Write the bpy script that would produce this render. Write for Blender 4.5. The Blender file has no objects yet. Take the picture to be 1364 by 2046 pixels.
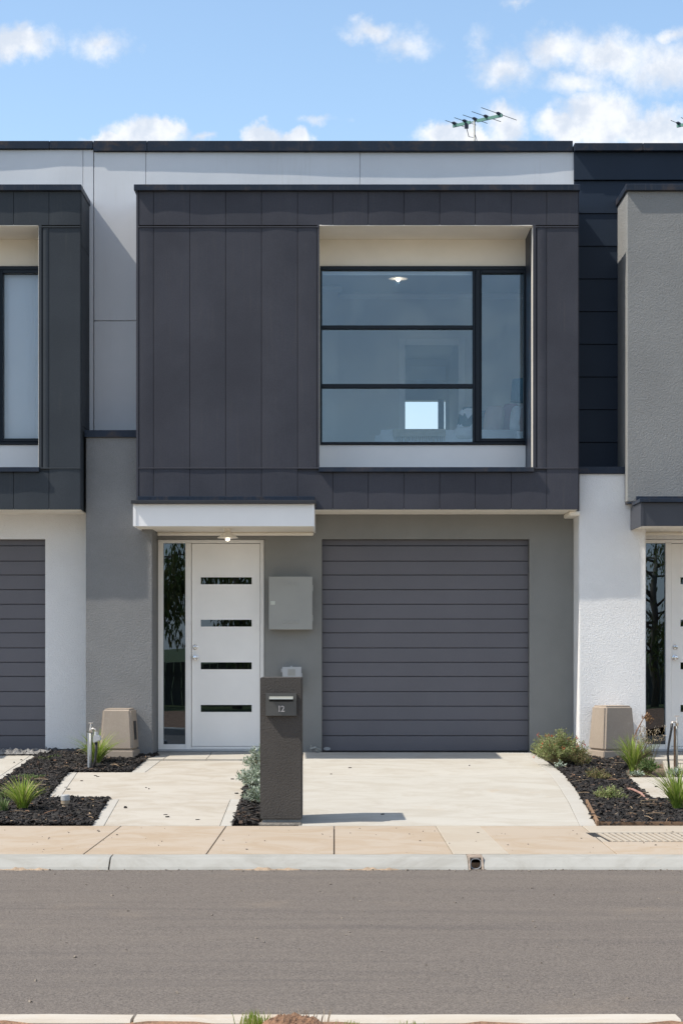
import bpy, bmesh, math, random
from mathutils import Vector, Matrix
random.seed(12)
R = math.radians
sc = bpy.context.scene
COL = sc.collection

# ------------------------------------------------------------------ camera, world, sun, exposure
CAM_D, CAM_Z, FPX, VX, VY = 21.0, 1.225, 3600.0, 675.0, 1290.0     # camera stands 21 m in front of the garage wall
cam = bpy.data.objects.new('camera', bpy.data.cameras.new('camera')); COL.objects.link(cam)
cam.location = (0, -CAM_D, CAM_Z); cam.rotation_euler = (R(90), 0, 0)
cam.data.lens = FPX/2046*36; cam.data.sensor_width = 36
cam.data.shift_x = (682-VX)/2046; cam.data.shift_y = (VY-1023)/2046
cam.data.clip_start = .1; cam.data.clip_end = 2000
sc.camera = cam
sc.view_settings.view_transform = 'Standard'; sc.view_settings.look = 'None'
sc.view_settings.gamma = 1; sc.view_settings.use_curve_mapping = False
sc.view_settings.exposure = 0.88
LDIR = Vector((.73, .18, -1)).normalized()
sun = bpy.data.objects.new('sun', bpy.data.lights.new('sun', 'SUN')); COL.objects.link(sun)
sun.data.energy = 3.0; sun.data.angle = R(.53); sun.data.color = (1, .925, .81)
sun.rotation_euler = LDIR.to_track_quat('-Z', 'Y').to_euler()
sun.location = (-8, -10, 14)

class NT:
    def __init__(s, tree): s.t = tree; s.n = tree.nodes; s.l = tree.links
    def new(s, typ, **kw):
        n = s.n.new(typ)
        for k, v in kw.items(): setattr(n, k, v)
        return n
    def put(s, sock, v):
        if hasattr(v, 'is_linked') or isinstance(v, bpy.types.NodeSocket): s.l.new(v, sock)
        elif isinstance(v, (tuple, list)) and len(v) == 3 and len(getattr(sock, 'default_value', (0,0,0))) == 4: sock.default_value = (*v, 1)
        else: sock.default_value = v
    def math(s, op, a, b=0.0, clamp=False):
        n = s.new('ShaderNodeMath', operation=op, use_clamp=clamp); s.put(n.inputs[0], a); s.put(n.inputs[1], b); return n.outputs[0]
    def vm(s, op, a, b=(0,0,0), out=0):
        n = s.new('ShaderNodeVectorMath', operation=op); s.put(n.inputs[0], a); s.put(n.inputs[1], b); return n.outputs[out]
    def mix(s, f, a, b, typ='RGBA', blend='MIX'):
        n = s.new('ShaderNodeMix', data_type=typ)
        if typ == 'RGBA': n.blend_type = blend; i = (6, 7); o = 2
        else: i = (2, 3); o = 0
        s.put(n.inputs[0], f); s.put(n.inputs[i[0]], a); s.put(n.inputs[i[1]], b); return n.outputs[o]
    def noise(s, vec, scale, detail=3, rough=.55, out=0, dist=0):
        n = s.new('ShaderNodeTexNoise'); s.put(n.inputs['Vector'], vec); n.inputs['Scale'].default_value = scale
        n.inputs['Detail'].default_value = detail; n.inputs['Roughness'].default_value = rough; n.inputs['Distortion'].default_value = dist
        return n.outputs[out]
    def ramp(s, f, lo, hi, a=0.0, b=1.0, smooth=True):
        n = s.new('ShaderNodeMapRange', interpolation_type='SMOOTHSTEP' if smooth else 'LINEAR')
        s.put(n.inputs[0], f); n.inputs[1].default_value = lo; n.inputs[2].default_value = hi
        n.inputs[3].default_value = a; n.inputs[4].default_value = b; return n.outputs[0]

w = bpy.data.worlds.new('World'); sc.world = w; w.use_nodes = True
N = NT(w.node_tree)
for n in list(N.n): N.n.remove(n)
wo = N.new('ShaderNodeOutputWorld'); bg = N.new('ShaderNodeBackground'); bg.inputs[1].default_value = .14
sky = N.new('ShaderNodeTexSky', sky_type='NISHITA'); sky.sun_disc = False
sky.sun_elevation = math.asin(-LDIR.z); sky.sun_rotation = math.atan2(-LDIR.x, -LDIR.y)
sky.altitude = 50; sky.air_density = 1.0; sky.dust_density = .6; sky.ozone_density = 1.1
tc = N.new('ShaderNodeTexCoord'); D = tc.outputs['Generated']
sp = N.new('ShaderNodeSeparateXYZ'); N.put(sp.inputs[0], D)
ysafe = N.math('MAXIMUM', sp.outputs[1], .05)
u = N.math('DIVIDE', sp.outputs[0], ysafe); v = N.math('DIVIDE', sp.outputs[2], ysafe)
uv = N.new('ShaderNodeCombineXYZ'); N.put(uv.inputs[0], u); N.put(uv.inputs[1], v)
wn = N.vm('SUBTRACT', N.noise(D, 55, 5, .6, out=1), (.5, .5, .5))
warp = N.vm('MULTIPLY', wn, (.022, .022, 0))
uvw = N.vm('ADD', uv.outputs[0], warp)
blobs = [ # centre and half size of every cloud, as seen from the street (pixels of the photo), and its density
 (40,88,100,50,.95),(205,92,80,42,.62),(740,62,75,30,.66),(810,92,70,45,.42),(1110,95,95,50,.72),(1220,115,115,62,.82),(1320,135,115,75,.72),
 (1010,140,85,55,.62),(960,85,30,45,.3),(1150,165,80,35,.6),(1200,235,105,75,1.25),(1130,255,75,50,1.1),(1010,250,60,55,.95),(895,270,75,36,1.15),(1300,262,120,55,1.2),
 (950,285,80,30,1.1),(290,268,95,42,1.3),(335,258,45,32,1.2),(215,282,60,22,1.1),(525,268,50,32,1.3),(585,280,60,24,1.25),(640,240,55,14,.42),(1030,5,40,14,.35),(1345,75,40,25,.6),(400,280,40,16,.5)]
m = None
for (cx, cy, rx, ry, k) in blobs:
    c = ((cx-VX)/FPX, (VY-cy)/FPX, 0)
    d = N.vm('MULTIPLY', N.vm('SUBTRACT', uvw, c), (FPX/rx, FPX/ry, 0))
    l = N.vm('LENGTH', d, out=1)
    t = N.math('MULTIPLY', N.math('SUBTRACT', 1.0, l), k)
    m = t if m is None else N.math('MAXIMUM', m, t)
infront = N.ramp(sp.outputs[1], .1, .3)
inview = N.math('MULTIPLY', infront, N.ramp(v, .44, .36, 0, 1))
inview = N.math('MULTIPLY', inview, N.ramp(N.math('ABSOLUTE', u), .34, .25))
gen = N.ramp(N.noise(D, 2.4, 6, .6), .44, .62)  # clouds of the unseen sky, cover thickened to whiten and lift ambient light
gen = N.math('MULTIPLY', gen, N.ramp(sp.outputs[2], -.02, .1))
fine = N.noise(D, 120, 6, .62)
fm = N.math('ADD', m, N.math('MULTIPLY', N.math('SUBTRACT', fine, .5), .55))
dens = N.ramp(fm, -.04, .62)
dens = N.mix(inview, N.math('MULTIPLY', gen, .75), dens, 'FLOAT')
shade = N.noise(N.vm('ADD', D, (0, 0, .004)), 48, 5, .6)
ccol = N.mix(N.ramp(shade, .35, .62), (2.9, 3.15, 3.55), (4.0, 4.05, 4.15))
# thin air near the horizon carries a little white haze
hz = N.mix(1.0, sky.outputs[0], (.905, .915, .875), blend='MULTIPLY')
hz = N.mix(N.ramp(sp.outputs[2], .26, .02, 0, .75), hz, (3.0, 3.0, 3.15))
colr = N.mix(N.math('MULTIPLY', dens, .93), hz, ccol)
N.put(bg.inputs[0], colr); N.l.new(bg.outputs[0], wo.inputs[0])

# ------------------------------------------------------------------ materials
MATS = {}
def mat(name, col, rough=.7, var=.12, vscale=1.2, grain=0, gscale=150, bump=0, bscale=80, bdist=.004, metallic=0, spec=.5,
        streak=None, stain=None, stain_scale=.8, stain_amt=.5, second=None, low=0):
    if name in MATS: return MATS[name]
    m = bpy.data.materials.new(name); m.use_nodes = True; N = NT(m.node_tree)
    b = N.n['Principled BSDF']
    P = N.new('ShaderNodeNewGeometry').outputs['Position']
    c = N.mix(N.ramp(N.noise(P, vscale, 4, .6), .3, .7), tuple(x*(1-var) for x in col), tuple(min(1, x*(1+var)) for x in col))
    if grain: c = N.mix(N.ramp(N.noise(P, gscale, 2, .6), .35, .65), c, N.mix(1.0, c, (1-grain,)*3, blend='MULTIPLY'))
    if stain is not None:
        f = N.math('MULTIPLY', N.ramp(N.noise(P, stain_scale, 6, .65, dist=.6), .5, .72), stain_amt)
        c = N.mix(f, c, stain)
    if streak is not None:
        s = N.vm('MULTIPLY', P, (9, 9, .45))
        f = N.math('MULTIPLY', N.ramp(N.noise(s, 3, 5, .7), .50, .74), N.ramp(N.noise(P, 1.1, 2), .42, .6))
        c = N.mix(N.math('MULTIPLY', f, .24), c, streak)
    N.put(b.inputs['Base Color'], c)
    b.inputs['Roughness'].default_value = rough; b.inputs['Metallic'].default_value = metallic
    b.inputs['Specular IOR Level'].default_value = spec
    h = None
    if bump:
        bn = N.new('ShaderNodeBump'); bn.inputs['Strength'].default_value = bump; bn.inputs['Distance'].default_value = bdist
        N.put(bn.inputs['Height'], N.noise(P, bscale, 4, .7)); h = bn.outputs[0]
    if low:
        b2 = N.new('ShaderNodeBump'); b2.inputs['Strength'].default_value = 1; b2.inputs['Distance'].default_value = low
        N.put(b2.inputs['Height'], N.noise(P, 2.6, 3, .5))
        if h: N.put(b2.inputs['Normal'], h)
        h = b2.outputs[0]
    if h: N.put(b.inputs['Normal'], h)
    MATS[name] = m; return m

def emit(name, col, s):
    m = bpy.data.materials.new(name); m.use_nodes = True; b = m.node_tree.nodes['Principled BSDF']
    b.inputs['Base Color'].default_value = (*col, 1); b.inputs['Emission Color'].default_value = (*col, 1); b.inputs['Emission Strength'].default_value = s; return m

def glass(name, tint, refl, gt=(.78, .92, 1)):
    m = bpy.data.materials.new(name); m.use_nodes = True; N = NT(m.node_tree)
    N.n.remove(N.n['Principled BSDF']); out = N.n['Material Output']
    tr = N.new('ShaderNodeBsdfTransparent'); N.put(tr.inputs[0], tint)
    gl = N.new('ShaderNodeBsdfGlossy'); gl.inputs['Roughness'].default_value = .0; N.put(gl.inputs[0], gt)
    P = N.new('ShaderNodeNewGeometry').outputs['Position']
    bn = N.new('ShaderNodeBump'); bn.inputs['Strength'].default_value = .25; bn.inputs['Distance'].default_value = .004
    N.put(bn.inputs['Height'], N.noise(P, 1.7, 1, .4)); N.put(gl.inputs['Normal'], bn.outputs[0])
    fr = N.new('ShaderNodeFresnel'); fr.inputs[0].default_value = 1.5
    f = N.math('ADD', N.math('MULTIPLY', fr.outputs[0], .8), refl)
    mx = N.new('ShaderNodeMixShader'); N.put(mx.inputs[0], f); N.l.new(tr.outputs[0], mx.inputs[1]); N.l.new(gl.outputs[0], mx.inputs[2])
    N.l.new(mx.outputs[0], out.inputs[0]); return m

def paving(name, base, tint, tamt, speck=.5):
    m = bpy.data.materials.new(name); m.use_nodes = True; N = NT(m.node_tree); b = N.n['Principled BSDF']
    P = N.new('ShaderNodeNewGeometry').outputs['Position']
    inf = N.new('ShaderNodeObjectInfo').outputs['Random']
    st = N.vm('MULTIPLY', P, (.8, 1.3, 1))
    c = N.mix(N.math('MULTIPLY', N.ramp(N.noise(st, 1.9, 7, .68, dist=1.2), .40, .66), tamt), base, tint)
    c = N.mix(N.math('MULTIPLY', N.ramp(N.noise(P, 7, 5, .7), .5, .8), .22), c, tuple(x*.72 for x in base))
    c = N.mix(N.math('MULTIPLY', N.ramp(N.noise(P, 70, 3, .7), .62, .75), .25*speck), c, tuple(x*.5 for x in base))
    c = N.mix(N.ramp(inf, 0, 1, 0, .16, False), c, tuple(x*.78 for x in base))
    # broom and trowel strokes across the slab
    br = N.noise(N.vm('MULTIPLY', P, (.6, 14, 1)), 3, 4, .7)
    c = N.mix(N.math('MULTIPLY', N.ramp(br, .5, .8), .07), c, tuple(x*.6 for x in base))
    # rusty patches
    c = N.mix(N.math('MULTIPLY', N.ramp(N.noise(N.vm('ADD', P, (3.1, 7.7, 0)), 1.5, 4, .6), .66, .78), .3), c, (.42, .25, .10))
    N.put(b.inputs['Base Color'], c); b.inputs['Roughness'].default_value = .85; b.inputs['Specular IOR Level'].default_value = .3
    bn = N.new('ShaderNodeBump'); bn.inputs['Strength'].default_value = .35; bn.inputs['Distance'].default_value = .003
    N.put(bn.inputs['Height'], N.noise(P, 60, 4, .7)); N.put(b.inputs['Normal'], bn.outputs[0]); return m

def asphalt():
    m = bpy.data.materials.new('asphalt'); m.use_nodes = True; N = NT(m.node_tree); b = N.n['Principled BSDF']
    P = N.new('ShaderNodeNewGeometry').outputs['Position']
    c = N.mix(N.ramp(N.noise(P, 85, 4, .85), .34, .66), (.066, .056, .050), (.200, .173, .150))
    c = N.mix(N.math('MULTIPLY', N.ramp(N.noise(N.vm('MULTIPLY', P, (.16, 1.5, 1)), 2.2, 6, .65), .3, .75), .30), c, (.19, .162, .135))
    c = N.mix(N.math('MULTIPLY', N.ramp(N.noise(N.vm('MULTIPLY', P, (.25, 4.0, 1)), 1.4, 5, .7), .46, .74), .42), c, (.085, .074, .070))
    c = N.mix(N.math('MULTIPLY', N.ramp(N.noise(P, .9, 5, .7), .58, .75), .25), c, (.25, .20, .15))
    vo = N.new('ShaderNodeTexVoronoi'); N.put(vo.inputs['Vector'], P); vo.inputs['Scale'].default_value = 55
    c = N.mix(N.math('MULTIPLY', N.ramp(vo.outputs[0], .17, .09), .75), c, (.30, .25, .2))
    vo2 = N.new('ShaderNodeTexVoronoi'); N.put(vo2.inputs['Vector'], P); vo2.inputs['Scale'].default_value = 43
    c = N.mix(N.math('MULTIPLY', N.ramp(vo2.outputs[0], .2, .1), .6), c, (.02, .018, .018))
    N.put(b.inputs['Base Color'], c); b.inputs['Roughness'].default_value = .82; b.inputs['Specular IOR Level'].default_value = .35
    bn = N.new('ShaderNodeBump'); bn.inputs['Strength'].default_value = .7; bn.inputs['Distance'].default_value = .006
    N.put(bn.inputs['Height'], N.noise(P, 110, 3, .7)); N.put(b.inputs['Normal'], bn.outputs[0]); return m

def leafmat(name, cols, rough=.55, trans=.25):
    m = bpy.data.materials.new(name); m.use_nodes = True; N = NT(m.node_tree); b = N.n['Principled BSDF']
    g = N.new('ShaderNodeNewGeometry')
    r = N.new('ShaderNodeValToRGB'); N.put(r.inputs[0], g.outputs['Random Per Island'])
    e = r.color_ramp.elements; e[0].color = (*cols[0], 1); e[1].color = (*cols[-1], 1)
    for i, c in enumerate(cols[1:-1]): x = e.new((i+1)/(len(cols)-1)); x.color = (*c, 1)
    N.put(b.inputs['Base Color'], r.outputs[0]); b.inputs['Roughness'].default_value = rough; b.inputs['Specular IOR Level'].default_value = .3
    tl = N.new('ShaderNodeBsdfTranslucent'); N.put(tl.inputs[0], r.outputs[0])
    mx = N.new('ShaderNodeMixShader'); mx.inputs[0].default_value = trans
    N.l.new(b.outputs[0], mx.inputs[1]); N.l.new(tl.outputs[0], mx.inputs[2]); N.l.new(mx.outputs[0], N.n['Material Output'].inputs[0]); return m

M = {}
M['charcoal'] = mat('charcoal_cladding', (.053, .055, .069), .62, .12, 1.1, .10, 60, .25, 180, .001, low=.004, spec=.2, streak=(.10, .09, .085))
M['slate'] = mat('slate_cladding', (.042, .050, .060), .62, .07, 1.5, .10, 60, .25, 180, .001, low=.004, spec=.2, streak=(.09, .09, .09))
M['navy'] = mat('navy_weatherboard', (.019, .030, .050), .55, .06, 1.5, .06, 60, .15, 160, .001, low=.002, spec=.2)
M['cap'] = mat('steel_capping', (.020, .030, .050), .45, spec=.2, var=.12, vscale=2.5, grain=.1, gscale=40, stain=(.10, .07, .05), stain_scale=5, stain_amt=.45, streak=(.15, .13, .11))
M['cap_black'] = mat('black_capping', (.025, .026, .03), .4, .1, 3)
M['lightwall'] = mat('pale_wall_sheet', (.69, .71, .745), .75, .04, 1, .03, 200, .1, 120, .001, low=.003, streak=(.50, .49, .46))
M['white'] = mat('white_paint', (.84, .835, .83), .5, .02, 2)
M['cream'] = mat('cream_soffit', (.88, .83, .74), .6, .03, 2)
M['offwhite'] = mat('offwhite_joinery', (.88, .86, .83), .4, .02, 3)
M['stucco_grey'] = mat('grey_render', (.222, .225, .228), .9, .09, .9, .10, 90, 1, 62, .0125)
M['stucco_mid'] = mat('mid_grey_render', (.25, .255, .255), .9, .05, 1.5, .08, 90, 1, 62, .0125)
M['stucco_smooth'] = mat('smooth_grey_render', (.235, .235, .225), .9, .05, 1.5, .06, 100, .5, 75, .004)
M['stucco_white'] = mat('white_render', (.82, .815, .81), .9, .03, 1.5, .03, 120, .9, 62, .010)
M['stucco_dark'] = mat('dark_pillar_render', (.075, .068, .062), .85, .08, 3, .2, 90, 1.0, 68, .013)
M['door_slat'] = mat('garage_steel', (.122, .119, .136), .5, .04, 1.5, .05, 60, .2, 220, .0008)
M['frame'] = mat('window_aluminium', (.006, .012, .022), .35, .05, 3, spec=.25)
M['meter'] = mat('meter_box_enamel', (.32, .32, .30), .45, .03, 3)
M['ltgrey'] = mat('grey_plastic', (.42, .43, .44), .45, .03, 3)
M['tan'] = mat('tan_plastic', (.34, .28, .225), .6, .05, 4, .05, 70, .1, 90, .001, stain=(.46, .41, .35), stain_scale=30, stain_amt=.25)
M['tan_side'] = M['tan']
M['chrome'] = mat('chrome', (.75, .75, .76), .12, .02, 3, metallic=1)
M['galv'] = mat('galvanised_steel', (.30, .31, .30), .5, .12, 20, metallic=.6)
M['black'] = mat('black_rubber', (.018, .018, .02), .5, .1, 6)
M['dark_inside'] = mat('hall_shade', (.05, .045, .04), .8)  # shade of the closed hallway put into near-black wall colour
M['room'] = mat('room_paint', (.74, .72, .69), .8, .02, 1)
M['floor_in'] = mat('room_carpet', (.26, .23, .2), .9)
M['timber'] = mat('edging_timber', (.23, .14, .08), .8, .2, 5, .2, 30, .3, 60, .002)
M['mulch_base'] = mat('mulch_soil', (.016, .014, .013), .95, .3, 12, .3, 60, 1, 60, .02)
M['soil'] = mat('sandy_soil', (.17, .125, .09), .95, .25, 6, .3, 80, 1, 60, .015)
M['dirt'] = mat('verge_dirt', (.30, .17, .10), .95, .3, 8, .35, 70, 1, 70, .012)
M['sand'] = mat('sand_drift', (.40, .30, .21), .95, .2, 9, .35, 160, 1, 120, .006)
M['path'] = paving('path_concrete', (.455, .425, .375), (.37, .325, .265), .8)
M['border'] = paving('path_border', (.45, .435, .40), (.39, .36, .315), .45)
M['drive'] = paving('drive_concrete', (.465, .445, .40), (.39, .355, .30), .75)
M['slab'] = paving('footpath_concrete', (.41, .345, .275), (.36, .275, .19), .75)
M['slab_pale'] = paving('pale_footpath', (.42, .375, .31), (.38, .32, .25), .6)
M['kerb'] = paving('kerb_concrete', (.37, .365, .34), (.28, .27, .24), .8)
M['kerb_pale'] = paving('near_kerb_concrete', (.50, .46, .40), (.42, .36, .28), .5)
M['asphalt'] = asphalt()
M['glass'] = glass('window_glass', (.92, .96, .98), .060, (.58, .80, 1))
M['glass_clear'] = glass('clear_glass', (.95, .97, .99), .0)
M['glass_dark'] = glass('tinted_glass', (.20, .24, .27), .12, (.62, .80, 1))
M['grassblade'] = leafmat('grass_blade', [(.26, .35, .05), (.18, .30, .04), (.36, .43, .09), (.50, .45, .22)], .5, .4)
M['lomandra'] = leafmat('strap_leaf', [(.24, .34, .05), (.34, .42, .10), (.17, .27, .04), (.50, .44, .24)], .5, .4)
M['greenleaf'] = leafmat('shrub_leaf', [(.15, .21, .06), (.28, .34, .12), (.38, .41, .20), (.26, .23, .12)], .5)
M['olive'] = leafmat('olive_leaf', [(.14, .18, .06), (.25, .24, .10), (.26, .16, .09)], .5)
M['silver'] = leafmat('silver_leaf', [(.16, .22, .13), (.30, .36, .28), (.52, .56, .50), (.12, .19, .08)], .45, .15)
M['weed'] = leafmat('weed_leaf', [(.08, .15, .04), (.13, .2, .07), (.2, .22, .1)], .6)
M['red'] = leafmat('red_flower', [(.55, .03, .02), (.6, .12, .03), (.4, .05, .04)], .5)
M['seed'] = leafmat('seed_head', [(.30, .22, .14), (.42, .34, .24), (.50, .45, .36)], .8)
M['stem'] = mat('plant_stem', (.14, .11, .05), .8, .2, 20)
M['deadstem'] = mat('dead_stalk', (.22, .12, .07), .85, .25, 30)
M['deadleaf'] = leafmat('dead_leaf', [(.22, .13, .07), (.32, .2, .11), (.15, .08, .05)], .8)
M['gum'] = leafmat('gum_leaf', [(.10, .15, .04), (.16, .21, .05), (.24, .20, .08), (.06, .09, .03)], .4, .3)
M['bark'] = mat('bark', (.16, .13, .10), .9, .2, 4)
M['hose_pink'] = mat('faded_hose', (.30, .17, .14), .8, .2, 10)
M['bed_white'] = mat('white_linen', (.90, .90, .92), .9, .02, 3, bump=.6, bscale=9, bdist=.03)
M['throw'] = mat('beige_throw', (.50, .46, .38), .95, .1, 12, bump=.8, bscale=60, bdist=.01)
M['teal'] = mat('teal_fabric', (.010, .11, .16), .9, .08, 6)
M['teal_deep'] = mat('deep_teal_fabric', (.015, .085, .12), .9, .08, 6)
M['mauve'] = mat('mauve_fabric', (.36, .16, .22), .9, .05, 6)
M['blush'] = mat('blush_fabric', (.55, .42, .40), .9, .05, 6)
M['bulb'] = emit('lit_bulb', (1, .86, .66), 2.2)
M['green_boom'] = mat('green_boom', (.10, .24, .20), .5, .1, 8)
M['blue_black'] = mat('insulator', (.02, .025, .05), .5)
M['wood_fence'] = mat('fence_panel', (.13, .12, .10), .8, .2, 3)
M['house_far'] = mat('far_wall', (.2, .13, .10), .8, .1, 3)
M['roof_far'] = mat('far_roof', (.10, .09, .09), .8, .1, 3)
M['grass'] = mat('verge_grass', (.09, .11, .03), .95, .4, 5, .4, 60, 1, 40, .03)
M['blind'] = mat('roller_blind', (.82, .82, .84), .8, .02, 2)
M['plastic_sheet'] = mat('clear_plastic_sheet', (.24, .235, .23), .35, .3, 20, bump=1, bscale=25, bdist=.02)
M['tile'] = paving('step_tile', (.34, .325, .30), (.30, .27, .25), .5)
M['paint_dark'] = mat('dark_canopy_paint', (.045, .048, .06), .45, .05, 3)
M['numeral'] = mat('brushed_numeral', (.58, .55, .53), .35, .25, 90, metallic=.25)
M['silver_slot'] = mat('slot_flap', (.55, .56, .50), .3, .03, 3, metallic=.6)
M['lb'] = mat('letterbox_enamel', (.085, .085, .08), .42, .04, 5)
M['deadlitter'] = leafmat('dead_litter', [(.20, .12, .07), (.34, .24, .15), (.42, .33, .22), (.28, .13, .07)], .85, 0)
M['stone_bit'] = mat('pebble', (.2, .17, .14), .9, .4, 30)
M['chip'] = leafmat('mulch_chip', [(.011, .010, .010), (.018, .016, .016), (.010, .009, .009), (.022, .020, .020), (.016, .014, .013), (.035, .031, .030), (.012, .011, .010), (.020, .018, .017), (.014, .012, .012), (.030, .026, .024), (.10, .065, .045)], .7, .0)

# ------------------------------------------------------------------ mesh and object helpers
ORG = {}
class MB:
    def __init__(s): s.v = []; s.f = []; s.mi = []; s.cur = 0
    def add(s, vs, fs):
        o = len(s.v); s.v += [tuple(x) for x in vs]; s.f += [tuple(i+o for i in f) for f in fs]; s.mi += [s.cur]*len(fs)
    def box(s, x0, x1, y0, y1, z0, z1, mx=None):
        x0, x1 = min(x0, x1), max(x0, x1); y0, y1 = min(y0, y1), max(y0, y1); z0, z1 = min(z0, z1), max(z0, z1)
        vs = [(x0,y0,z0),(x1,y0,z0),(x1,y1,z0),(x0,y1,z0),(x0,y0,z1),(x1,y0,z1),(x1,y1,z1),(x0,y1,z1)]
        if mx is not None: vs = [mx @ Vector(p) for p in vs]
        s.add(vs, [(3,2,1,0),(4,5,6,7),(0,1,5,4),(1,2,6,5),(2,3,7,6),(3,0,4,7)]); return s
    def hexa(s, vs): s.add(vs, [(3,2,1,0),(4,5,6,7),(0,1,5,4),(1,2,6,5),(2,3,7,6),(3,0,4,7)]); return s
    def prism(s, top, bot):   # two rings of points, top counter-clockwise from above
        n = len(top); s.add(list(top)+list(bot), [tuple(range(n)), tuple(range(2*n-1, n-1, -1))]+[(i, i+n, (i+1) % n+n, (i+1) % n) for i in range(n)]); return s
    def tube(s, pts, r, n=8, cap=True):
        pts = [Vector(p) for p in pts]; rr = r if isinstance(r, (list, tuple)) else [r]*len(pts)
        vs = []; up = Vector((0, 0, 1)); prev = None
        for i, p in enumerate(pts):
            d = (pts[min(i+1, len(pts)-1)]-pts[max(i-1, 0)]).normalized()
            if prev is None: a = d.orthogonal().normalized()
            else: a = (prev - d*prev.dot(d)).normalized()
            prev = a; b = d.cross(a)
            for k in range(n):
                t = 2*math.pi*k/n; vs.append(p + (a*math.cos(t)+b*math.sin(t))*rr[i])
        fs = []
        for i in range(len(pts)-1):
            for k in range(n): fs.append((i*n+k, i*n+(k+1) % n, (i+1)*n+(k+1) % n, (i+1)*n+k))
        if cap: fs += [tuple(range(n-1, -1, -1)), tuple((len(pts)-1)*n+k for k in range(n))]
        s.add(vs, fs); return s
    def lathe(s, c, prof, n=20, axis='z'):   # prof: (radius, height)
        c = Vector(c); vs = []
        for r, h in prof:
            for k in range(n):
                t = 2*math.pi*k/n
                p = Vector((r*math.cos(t), r*math.sin(t), h))
                if axis == 'y': p = Vector((p.x, -p.z, p.y))
                vs.append(c+p)
        fs = [(i*n+k, i*n+(k+1) % n, (i+1)*n+(k+1) % n, (i+1)*n+k) for i in range(len(prof)-1) for k in range(n)]
        fs += [tuple(range(n-1, -1, -1)), tuple((len(prof)-1)*n+k for k in range(n))]
        s.add(vs, fs); return s
    def build(s, name, m, parent=None, bevel=0, smooth=False, kind=None, seg=1, fixn=False):
        me = bpy.data.meshes.new(name)
        org = ORG.get(parent.name, Vector((0,0,0))) if parent else Vector((0,0,0))
        me.from_pydata([tuple(Vector(p)-org) for p in s.v], [], s.f)
        for mm in (m if isinstance(m, (list, tuple)) else [m]): me.materials.append(mm)
        for p, i in zip(me.polygons, s.mi): p.material_index = i
        if bevel or fixn:
            bm = bmesh.new(); bm.from_mesh(me)
            if fixn: bmesh.ops.recalc_face_normals(bm, faces=bm.faces)
            if bevel: bmesh.ops.bevel(bm, geom=[e for e in bm.edges if len(e.link_faces) == 2 and e.calc_face_angle(0) > .5], offset=bevel, segments=seg, affect='EDGES')
            bm.to_mesh(me); bm.free()
        if smooth: me.polygons.foreach_set('use_smooth', [True]*len(me.polygons))
        me.update()
        o = bpy.data.objects.new(name, me); COL.objects.link(o)
        if parent: o.parent = parent; ORG[o.name] = org
        else: ORG[o.name] = Vector((0,0,0))
        if kind: o['kind'] = kind
        return o

def tag(o, label=None, cat=None, group=None, kind=None):
    if label: o['label'] = label
    if cat: o['category'] = cat
    if group: o['group'] = group
    if kind: o['kind'] = kind
    return o
def thing(name, label, cat, loc=(0,0,0), group=None):
    o = bpy.data.objects.new(name, None); COL.objects.link(o); o.location = loc; o.empty_display_size = .2
    ORG[o.name] = Vector(loc); return tag(o, label, cat, group)
def copy_tree(o, parent=None):
    c = o.copy(); COL.objects.link(c); c.parent = parent
    for ch in [x for x in o.children]: copy_tree(ch, c)
    return c

def W(px, py, Y):
    "the point of the plane y = Y that stands at photo pixel (px, py)"
    s = FPX/(CAM_D+Y); return ((px-VX)/s, CAM_Z-(py-VY)/s)
def X_(px, Y): return (px-VX)*(CAM_D+Y)/FPX
def Z_(py, Y): return CAM_Z-(py-VY)*(CAM_D+Y)/FPX
SL = .0591
def gz(Y): return SL*Y if Y > -5.5 else -.325+.04*(Y+5.5)
def G(px, py):
    "the point of the sloping front yard at photo pixel (px, py)"
    p = (py-VY)/FPX; Y = (CAM_Z-CAM_D*p)/(SL+p); return Vector(((px-VX)*(CAM_D+Y)/FPX, Y, SL*Y))
def rect(mb, px0, py0, px1, py1, Y, depth):
    "a box whose front face (on plane Y) fills those pixels"
    mb.box(X_(px0, Y), X_(px1, Y), Y, Y+depth, Z_(py1, Y), Z_(py0, Y)); return mb

# ------------------------------------------------------------------ ground, road, kerbs, paths
def flat(name, poly, z, m, kind='structure'):
    mb = MB(); mb.add([(x, y, z) for x, y in poly], [tuple(range(len(poly)))]); return mb.build(name, m, kind=kind)
flat('ground', [(-700,-700),(700,-700),(700,700),(-700,700)], -.62, M['grass'])
road = MB(); road.box(-60, 60, -13.25, -7.30, -.60, -.475); road = road.build('road', M['asphalt'], kind='structure')
vg = MB()
nx, ny = 140, 30
for j in range(ny+1):
    for i in range(nx+1):
        x = -14+28*i/nx; y = -13.42-9*(j/ny)**1.6
        vg.v.append((x, y, -.362+.012*math.sin(x*9+y*5)+random.uniform(-.008, .008)))
for j in range(ny):
    for i in range(nx):
        a = j*(nx+1)+i; vg.f.append((a, a+nx+1, a+nx+2, a+1)); vg.mi.append(0)
vg.build('verge', M['dirt'], kind='structure', smooth=True)
far = MB(); far.box(-60, 60, -90, -22.3, -.60, -.37); far.build('lawn', M['grass'], kind='structure')

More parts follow.
